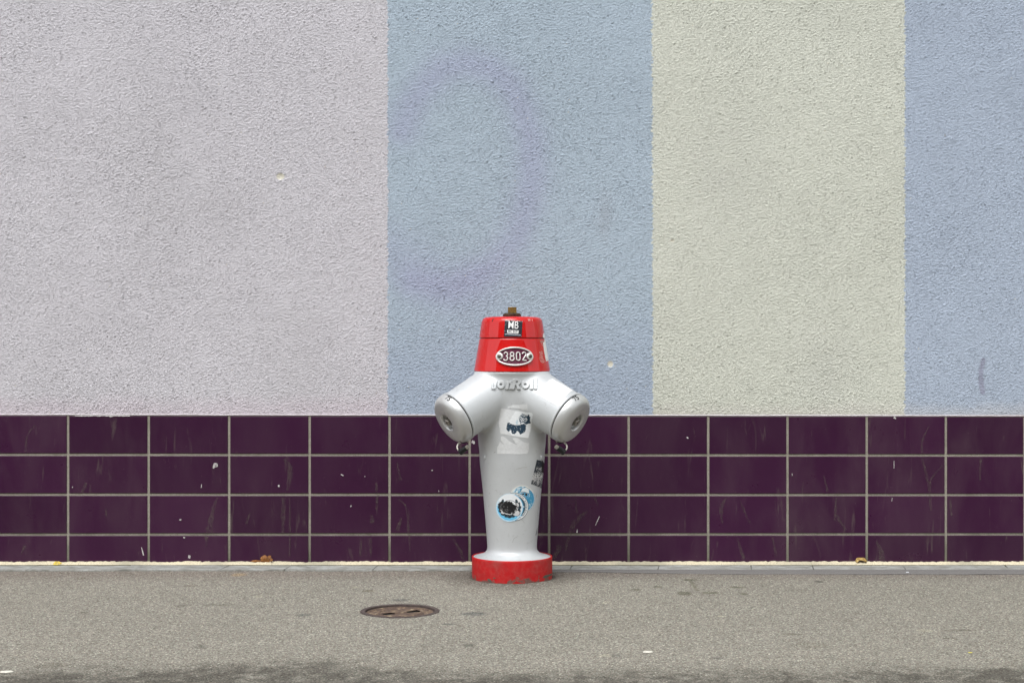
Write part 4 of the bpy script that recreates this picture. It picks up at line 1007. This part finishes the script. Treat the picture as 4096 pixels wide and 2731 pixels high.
# backing fans from the middle in rings so it follows the curve; fine ribs across it
V = []; Fs = []; nu, nv = 64, 67
for i in range(nu):
    for j in range(nv):
        u = -0.064 + 0.128 * i / (nu - 1); v = -0.032 + 0.064 * j / (nv - 1); V.append((u, v, 0.0035 + (0.0006 if j % 3 == 0 else 0)))
U_ = np.array([q[0] for q in V]); V2 = np.array([q[1] for q in V]); a_ = np.arctan2(V2, U_); rr_ = np.hypot(U_, V2)
lim = np.interp(a_ % (2 * math.pi), np.linspace(0, 2 * math.pi, NP + 1), [math.hypot(*p) for p in outer] + [math.hypot(*outer[0])])
okv = rr_ < lim * 0.985; gf = grid_faces(nu, nv); gf = gf[okv[gf].all(1)]
VV, FF, _ = compact(np.array([wrap(*q) for q in V]), gf)
plate = link('number_plate', mesh('number_plate', VV, FF, False), m_plate.m, hyd); plate['label'] = 'oval plate reading 3802'
ring_part([(scale_loop(outer, 1.0), -0.003), (scale_loop(outer, 1.0), 0.0035)], 'plate_edge', m_plate, plate)
ring_part([(outer, 0.0030), (outer, 0.0066), (scale_loop(outer, 0.985), 0.0073), (scale_loop(inner, 1.012), 0.0073), (inner, 0.0066), (inner, 0.0033)], 'plate_frame', m_platemetal, plate)
def stroke(name, pts, cx, sc, parent):
    P = smooth_path(pts, 5) if len(pts) > 2 else pts; V = []; Fs = []; n = 10; w2, hh = 0.0022, 0.0022
    for i, p in enumerate(P):
        q = np.array(P[min(i + 1, len(P) - 1)]) - np.array(P[max(i - 1, 0)]); q = q / (np.hypot(*q) + 1e-9); nx, ny = -q[1], q[0]
        for k in range(n):
            t = 2 * math.pi * k / n; o1 = w2 * math.cos(t); o2 = hh * math.sin(t)
            V.append(wrap(cx + p[0] * sc + nx * o1, p[1] * sc + ny * o1, 0.0050 + o2))
    for i in range(len(P) - 1):
        for k in range(n): k2 = (k + 1) % n; Fs.append((i * n + k, i * n + k2, (i + 1) * n + k2, (i + 1) * n + k))
    Fs += [tuple(range(n)), tuple((len(P) - 1) * n + k for k in range(n))]
    return V, Fs
def arcp(cx, cy, rx, ry, a0, a1, n=12): return [(cx + rx * math.cos(R(a0 + (a1 - a0) * k / n)), cy + ry * math.sin(R(a0 + (a1 - a0) * k / n))) for k in range(n + 1)]
DG_ = {'3': [arcp(0, 7, 5.6, 6.6, 165, -78) , arcp(-0.4, -6.8, 6.6, 7.4, 80, -165)],
       '8': [arcp(0, 7.2, 5.4, 6.4, 90, 450, 20), arcp(0, -6.8, 6.4, 7.3, 90, 450, 20)],
       '0': [arcp(0, 6.8, 5.8, 6.8, 0, 180) + arcp(0, -7, 5.8, 6.8, 180, 360) + [(5.8, 6.8)]],
       '2': [arcp(0, 7, 5.8, 6.8, 170, -25) + [(2.5, 0), (-2, -6.5), (-6.2, -13.6)], [(-6.4, -13.9), (0, -13.9), (6.6, -13.9)]]}
for ch, cx in (('3', -0.0305), ('8', -0.0092), ('0', 0.0115), ('2', 0.0325)):
    VA, FA = [], []
    for st_ in DG_[ch]:
        v, f = stroke('digit', st_, cx, 0.00104, plate); FA += [tuple(i + len(VA) for i in q) for q in f]; VA += v
    sub('digit', (VA, FA), m_platemetal, plate)
for cx in (-0.053, 0.0535):
    V = []; Fs = []; n = 20
    for (r_, hgt) in ((0.0072, 0.0070), (0.0070, 0.0082), (0.0045, 0.0096), (0.0018, 0.0100)):
        V += [wrap(cx + r_ * math.cos(2 * math.pi * k / n), r_ * math.sin(2 * math.pi * k / n), hgt) for k in range(n)]
    Fs = [(i * n + k, i * n + (k + 1) % n, (i + 1) * n + (k + 1) % n, (i + 1) * n + k) for i in range(3) for k in range(n)] + [tuple(3 * n + k for k in range(n))]
    scw = sub('screw', (V, Fs), m_screw, plate)
    a = R(82); V = [wrap(cx + s * 0.0066 * math.cos(a) + t * 0.0007 * math.sin(a), s * 0.0066 * math.sin(a) - t * 0.0007 * math.cos(a), 0.0098 if abs(s) < 0.6 else 0.0086) for s in (-1, -.5, .5, 1) for t in (-1, 1)]
    V = [wrap(cx + s * 0.0066 * math.cos(a) + t * 0.0007 * math.sin(a), s * 0.0066 * math.sin(a) - t * 0.0007 * math.cos(a), h_) for s, h_ in ((-1, .0084), (-.5, .0101), (.5, .0101), (1, .0084)) for t in (-1, 1)]
    sub('screw_slot', (V, [(0, 1, 3, 2), (2, 3, 5, 4), (4, 5, 7, 6)]), m_gap, plate, False)
# black pen tick on the cap, scratches beside it
def pen(XA, YA): return solid(XA, S(30, 28, 28)), seg_dist(XA, YA, [(1975, 1275), (1971, 1279), (1969, 1285)]) < 1.8
patch('pen_mark', 1965, 1979, 1272, 1288, 0.6, pen, lift=0.0004)
def mark(pts, wdt, c, seed, x0, x1, y0, y1):
    def art(XA, YA):
        nn = lownoise(XA, YA, 0.5, seed, 3); return solid(XA, c), (seg_dist(XA, YA, pts) + 0.5 * wdt * nn) < wdt
    patch('scratch_mark', x0, x1, y0, y1, 0.4, art, lift=0.0004)
for x in (2112.5, 2116, 2119.5, 2128): mark([(x, 1276), (x + 0.8, 1283)], 0.8, S(236, 214, 208), 280, x - 3, x + 4, 1274, 1286)
mark([(2149, 2112), (2146, 2126), (2143, 2140)], 1.2, S(34, 34, 36), 281, 2140, 2153, 2108, 2144)
mark([(2153, 2060), (2154, 2066)], 1.3, S(34, 34, 36), 282, 2149, 2157, 2056, 2070)
mark([(2050, 2168), (2056, 2152), (2072, 2144)], 0.7, S(120, 118, 112), 283, 2046, 2076, 2140, 2172)
mark([(2066, 1875), (2090, 1869), (2108, 1868)], 0.6, S(140, 136, 126), 284, 2062, 2112, 1864, 1880)
mark([(1976, 1810), (1981, 1806)], 1.0, S(130, 128, 118), 285, 1972, 1985, 1802, 1814)
# scraped patches on the base band
def zb(p): return [(1850 + a / 5.88, 2150 + b / 5.88) for a, b in p]
sc_p = [zb([(1840, 940), (1900, 880), (1990, 860), (2080, 825), (2085, 880), (2000, 915), (1930, 950)]), zb([(705, 940), (740, 925), (800, 955), (740, 962)]), zb([(1480, 955), (1550, 945), (1555, 980), (1510, 982)]), zb([(1325, 1022), (1375, 1022), (1370, 1032), (1330, 1032)]), zb([(575, 955), (640, 965), (690, 1040), (640, 1060), (600, 1010)])]
bandbvh = []
def band_map(px, py):
    s = (px - 2046) / 160.6
    if abs(s) > 0.995: s = 0.995 * (1 if s > 0 else -1)
    th = math.asin(s); D = 5.586 - 0.1435 * math.cos(th); return Vector((HX + math.sin(th) * 0.1435, HY - math.cos(th) * 0.1435, CZ - (py - 1365.5) * D / F)), Vector((math.sin(th), -math.cos(th), 0))
for p_ in sc_p:
    def art_sc(XA, YA, p_=p_):
        nn = lownoise(XA, YA, 0.4, 291, 3)
        return solid(XA, S(88, 84, 74)) * (1 + 0.3 * nn)[..., None], in_poly(XA + 1.5 * nn, YA + 1.2 * nn, p_)
    xs_, ys_ = [q[0] for q in p_], [q[1] for q in p_]
    patch('scraped_patch', min(xs_) - 2, min(max(xs_) + 2, 2206), min(ys_) - 2, max(ys_) + 2, 0.5, art_sc, lift=0.0003, mapper=band_map)

# ------------------------------------------------------------------ inspection cover in the asphalt
cov = empty('round_cover', (MHX, MHY, 0), 'small round rusty iron cover set flush in the asphalt left of the hydrant', 'manhole cover')
O = (MHX, MHY, 0)
auto_smooth(sub('cover_frame', lathe([(0.1245, -0.05), (0.1245, 0.0005), (0.1235, 0.0022), (0.1100, 0.0024), (0.1085, 0.0012), (0.1085, -0.02)], 96, O, closed_start=False, closed_end=False), m_ring, cov))
# lid as a polar grid, with two finger slots and raised rings
na, nr = 160, 52; V = []; ang = np.linspace(0, 2 * math.pi, na, endpoint=False); rr = np.linspace(0.002, 0.1058, nr)
AA, RR_ = np.meshgrid(ang, rr, indexing='ij'); LX = RR_ * np.cos(AA); LY = RR_ * np.sin(AA)
LZ = -0.0050 + 0.0022 * (np.abs(RR_ - 0.067) < 0.0035) + 0.0012 * (RR_ > 0.101) + 0.0006 * lownoise(LX, LY, 90, 301, 3) - 0.0022 * ((RR_ > 0.075) & (RR_ < 0.098))
sa, ca = math.sin(R(30)), math.cos(R(30)); SU = LX * ca + LY * sa; SV = -LX * sa + LY * ca
slot = (np.abs(np.abs(SU) - 0.043) < 0.020) & (np.abs(SV) < 0.0135); bar = (np.abs(SV) < 0.006) & (np.abs(SU) < 0.024)
LZ = LZ + 0.0018 * bar
VL = np.stack([LX + MHX, LY + MHY, LZ], -1).reshape(-1, 3)
i = np.arange(na)[:, None] * nr + np.arange(nr - 1)[None, :]; i2 = ((np.arange(na)[:, None] + 1) % na) * nr + np.arange(nr - 1)[None, :]
FL = np.stack([i.ravel(), i.ravel() + 1, i2.ravel() + 1, i2.ravel()], 1)
sl = slot.ravel()[FL].sum(1); lid = link('cover_lid', mesh('cover_lid', *compact(VL, FL[sl == 0])[:2], False), m_rust.m, cov); lid['label'] = 'rusty lid with two finger slots'
for s in (-1, 1):
    cx, cy = MHX + s * 0.043 * ca, MHY + s * 0.043 * sa
    V, Fc = box(-0.0225, 0.0225, -0.0165, 0.0165, -0.03, -0.0085)  # solid block just under the lid; the slot's shade is its dark colour
    V = [(cx + x * ca - y * sa, cy + x * sa + y * ca, z) for x, y, z in V]; sub('finger_slot', (V, Fc), m_hole, lid, False)
sub('cover_pit', lathe([(0.1075, -0.030), (0.1075, -0.006)], 64, O, closed_start=True, closed_end=False), m_hole, cov)

# ------------------------------------------------------------------ leaves and litter
m_leaf = M('dry_brown_leaf', rough=0.65, spec=0.3)
m_leaf.base(m_leaf.ramp(m_leaf.noise(120, 4), [(0.3, S(92, 58, 26)), (0.6, S(132, 86, 42)), (0.8, S(156, 108, 60))])); m_leaf.bump(m_leaf.noise(180, 3), 0.5, 0.001)
def leaf_fan(pts, c, y0, bulge):
    V = [Vector(wallp(c[0], c[1], y0 - bulge))] + [Vector(wallp(a, b, y0 + dy)) for a, b, dy in pts]; n = len(pts)
    fr = [tuple(v) for v in V]; bk = [(v.x, v.y + 0.0005, v.z) for v in V]; m = n + 1
    Fs = [(0, 1 + (k + 1) % n, 1 + k) for k in range(n)] + [(m, m + 1 + k, m + 1 + (k + 1) % n) for k in range(n)] + [(1 + k, 1 + (k + 1) % n, m + 1 + (k + 1) % n, m + 1 + k) for k in range(n)]
    return fr + bk, Fs
def zl(p, d): return [(980 + a / 11.76, 2180 + b / 11.76, dy) for (a, b), dy in zip(p, d)]
VA, FA = [], []
for (p, d, c, y0, bl) in [([(720, 800), (740, 640), (700, 610), (790, 520), (900, 450), (960, 460), (1040, 530), (1080, 530), (1140, 465), (1220, 480), (1240, 620), (1160, 650), (1160, 800)], [0, 0, .002, .003, .006, .005, .002, 0, .003, .004, 0, -.002, -.003], (1060, 2232), -0.012, .004),
                     ([(250, 760), (350, 705), (520, 685), (720, 700), (720, 800), (500, 800)], [0, .002, .004, .002, 0, -.002], (1020, 2242), -0.013, .002),
                     ([(1165, 650), (1240, 590), (1320, 660), (1290, 740), (1210, 790)], [0, .004, .002, -.002, -.004], (1086, 2240), -0.017, .003)]:
    v, f = leaf_fan(zl(p, d), c, y0, bl); FA += [tuple(i + len(VA) for i in q) for q in f]; VA += v
o = link('dry_leaf', mesh('dry_leaf', VA, FA, False), m_leaf.m)
tag(o, 'crumpled orange brown oak leaf lying against the tiles left of the hydrant', 'leaf')
m_leaf2 = M('pale_curled_leaf', rough=0.6, spec=0.3)
m_leaf2.base(m_leaf2.ramp(m_leaf2.noise(90, 4, 0.6, 1.0), [(0.35, S(110, 82, 38)), (0.5, S(158, 130, 74)), (0.7, S(196, 172, 116))])); m_leaf2.bump(m_leaf2.noise(140, 3), 0.5, 0.001)
V = []; nu, nv = 26, 12
for i in range(nu):
    for j in range(nv):
        a = math.pi * i / (nu - 1); t = j / (nv - 1)
        wd = 0.0205 * (1 - 0.25 * t * t); ht = 0.0185 * (1 - 0.55 * t ** 2) + 0.0012 * math.sin(3 * a + 4 * t)
        x, _, _ = wallp(3443.5 - 2, 2250, 0); V.append((x - wd * math.cos(a) * (1 if a < 1.6 else 1.1), -0.004 - 0.017 * t - 0.002 * math.sin(5 * a), 0.0145 + ht * math.sin(a) ** 0.8))
VB = V + [(x, y + 0.0006, z - 0.0006) for x, y, z in V]
gf = grid_faces(nu, nv).tolist(); Fc = gf + [tuple(q + nu * nv for q in f[::-1]) for f in gf]
tag(link('curled_leaf', mesh('curled_leaf', VB, Fc, True), m_leaf2.m), 'small pale tan curled leaf standing on the mortar under the right-hand tiles', 'leaf')
m_gum = M('old_gum', rough=0.7); m_gum.base(m_gum.ramp(m_gum.noise(200, 3), [(0.3, S(196, 192, 180)), (0.7, S(224, 220, 208))]))
def blob(name, px, py, rx, hgt, mat, label, cat, sq=1.0, seed=0):
    x, y = gnd(px, py); D = y - CY; r_ = rx * D / F; rd = random.Random(seed); n = 20; ph = [rd.uniform(0, 6.28) for _ in range(3)]
    V = []
    for (f, h_) in ((1.0, -0.001), (1.0, 0.5), (0.85, 0.9), (0.4, 1.0)):
        for k in range(n):
            t = 2 * math.pi * k / n; q = r_ * f * (1 + 0.07 * math.sin(2 * t + ph[0]) + 0.05 * math.sin(3 * t + ph[1]))
            V.append((x + q * math.cos(t), y + q * sq * math.sin(t), 0.0008 + hgt * h_))
    Fs = [(i * n + k, i * n + (k + 1) % n, (i + 1) * n + (k + 1) % n, (i + 1) * n + k) for i in range(3) for k in range(n)] + [tuple(3 * n + k for k in range(n))]
    return tag(link(name, mesh(name, V, Fs, True), mat.m), label, cat)
blob('chewing_gum', 2592, 2608.5, 19, 0.003, m_gum, 'white flattened spot of gum on the asphalt low right of the hydrant', 'gum', 0.75, 1)
blob('chewing_gum', 26, 2688, 26, 0.003, m_gum, 'cream flattened spot of gum in the bottom left corner', 'gum', 0.6, 2)
m_grey = M('grey_stone_chip', rough=0.8); m_grey.base(m_grey.ramp(m_grey.noise(200, 3), [(0.3, S(176, 178, 180)), (0.7, S(214, 216, 220))]))
blob('paper_scrap', 3630, 2293, 6, 0.006, m_grey, 'tiny white scrap on the dark bitumen strip right of the curled leaf', 'litter', 0.8, 3)
m_yel = M('yellow_petal', rough=0.6); m_yel.base(m_yel.ramp(m_yel.noise(200, 3), [(0.3, S(186, 176, 60)), (0.7, S(206, 196, 96))]))
blob('yellow_petal', 3881, 2610.5, 8, 0.002, m_yel, 'tiny yellow petal on the asphalt at lower right', 'petal', 0.5, 4)
m_ylw = M('yellow_paint', rough=0.8); m_ylw.base(m_ylw.ramp(m_ylw.noise(90, 4), [(0.35, S(190, 178, 110)), (0.6, S(206, 176, 40))]))
al = m_ylw.ramp(m_ylw.noise(130, 4), [(0.4, 0.2), (0.55, 1)]); m_ylw.t.links.new(al, m_ylw.p.inputs['Alpha'])
V = [];
for k in range(16):
    t = 2 * math.pi * k / 16; q = 1 + 0.25 * math.sin(3 * t + 1); px = 228 + 16 * q * math.cos(t); py = 2256 + 7 * q * math.sin(t)
    yy = -0.0185 - 0.009 * math.sin(t); V.append(((px - 2048) * 5.88 / F, yy, 0.0175 - 0.0135 * (((0.001 - yy) / 0.0285) ** 2.2) + 0.0022))
link('paint_spot', mesh('paint_spot', V, [tuple(range(15, -1, -1))], True), m_ylw.m, wall)

# ------------------------------------------------------------------ added house across the street, unseen: it narrows the sky light and shapes reflections
opp = empty('added_opposite_house', (0, -12.4, 0), 'plain grey-beige house added across the street, unseen, to shape sky light and reflections', 'building')
m_opp = M('grey_house_render', S(150, 144, 134), 0.9); m_opp.base(m_opp.ramp(m_opp.noise(1.5, 5), [(0.3, S(176, 172, 164)), (0.7, S(196, 192, 184))]))
m_win = M('dark_window', S(40, 46, 52), 0.08, 0, 0.5); m_win.base(m_win.ramp(m_win.noise(1.0, 2), [(0.3, S(30, 34, 40)), (0.7, S(58, 64, 70))]))
m_frame = M('window_frame', S(200, 198, 192), 0.5); m_frame.base(m_frame.ramp(m_frame.noise(4, 3), [(0.3, S(190, 188, 182)), (0.7, S(210, 208, 202))]))
sub('wall', box(-15, 15, -20, -12.4, -0.2, 7.2), m_opp, opp, False)
sub('roof', ([(-15.4, -20.4, 7.2), (15.4, -20.4, 7.2), (15.4, -12.0, 7.2), (-15.4, -12.0, 7.2), (-15.4, -16.2, 8.6), (15.4, -16.2, 8.6)], [(3, 2, 5, 4), (1, 0, 4, 5), (0, 3, 4), (2, 1, 5), (0, 1, 2, 3)]), m_bronze, opp, False)
for fl in range(2):
    for k in range(9):
        x = -12.8 + k * 3.2; z = 1.0 + fl * 3.3
        wf = sub('window', box(x - 0.6, x + 0.6, -12.42, -12.34, z, z + 1.6), m_frame, opp, False)
        sub('pane', box(x - 0.52, x + 0.52, -12.345, -12.335, z + 0.08, z + 1.52), m_win, wf, False)
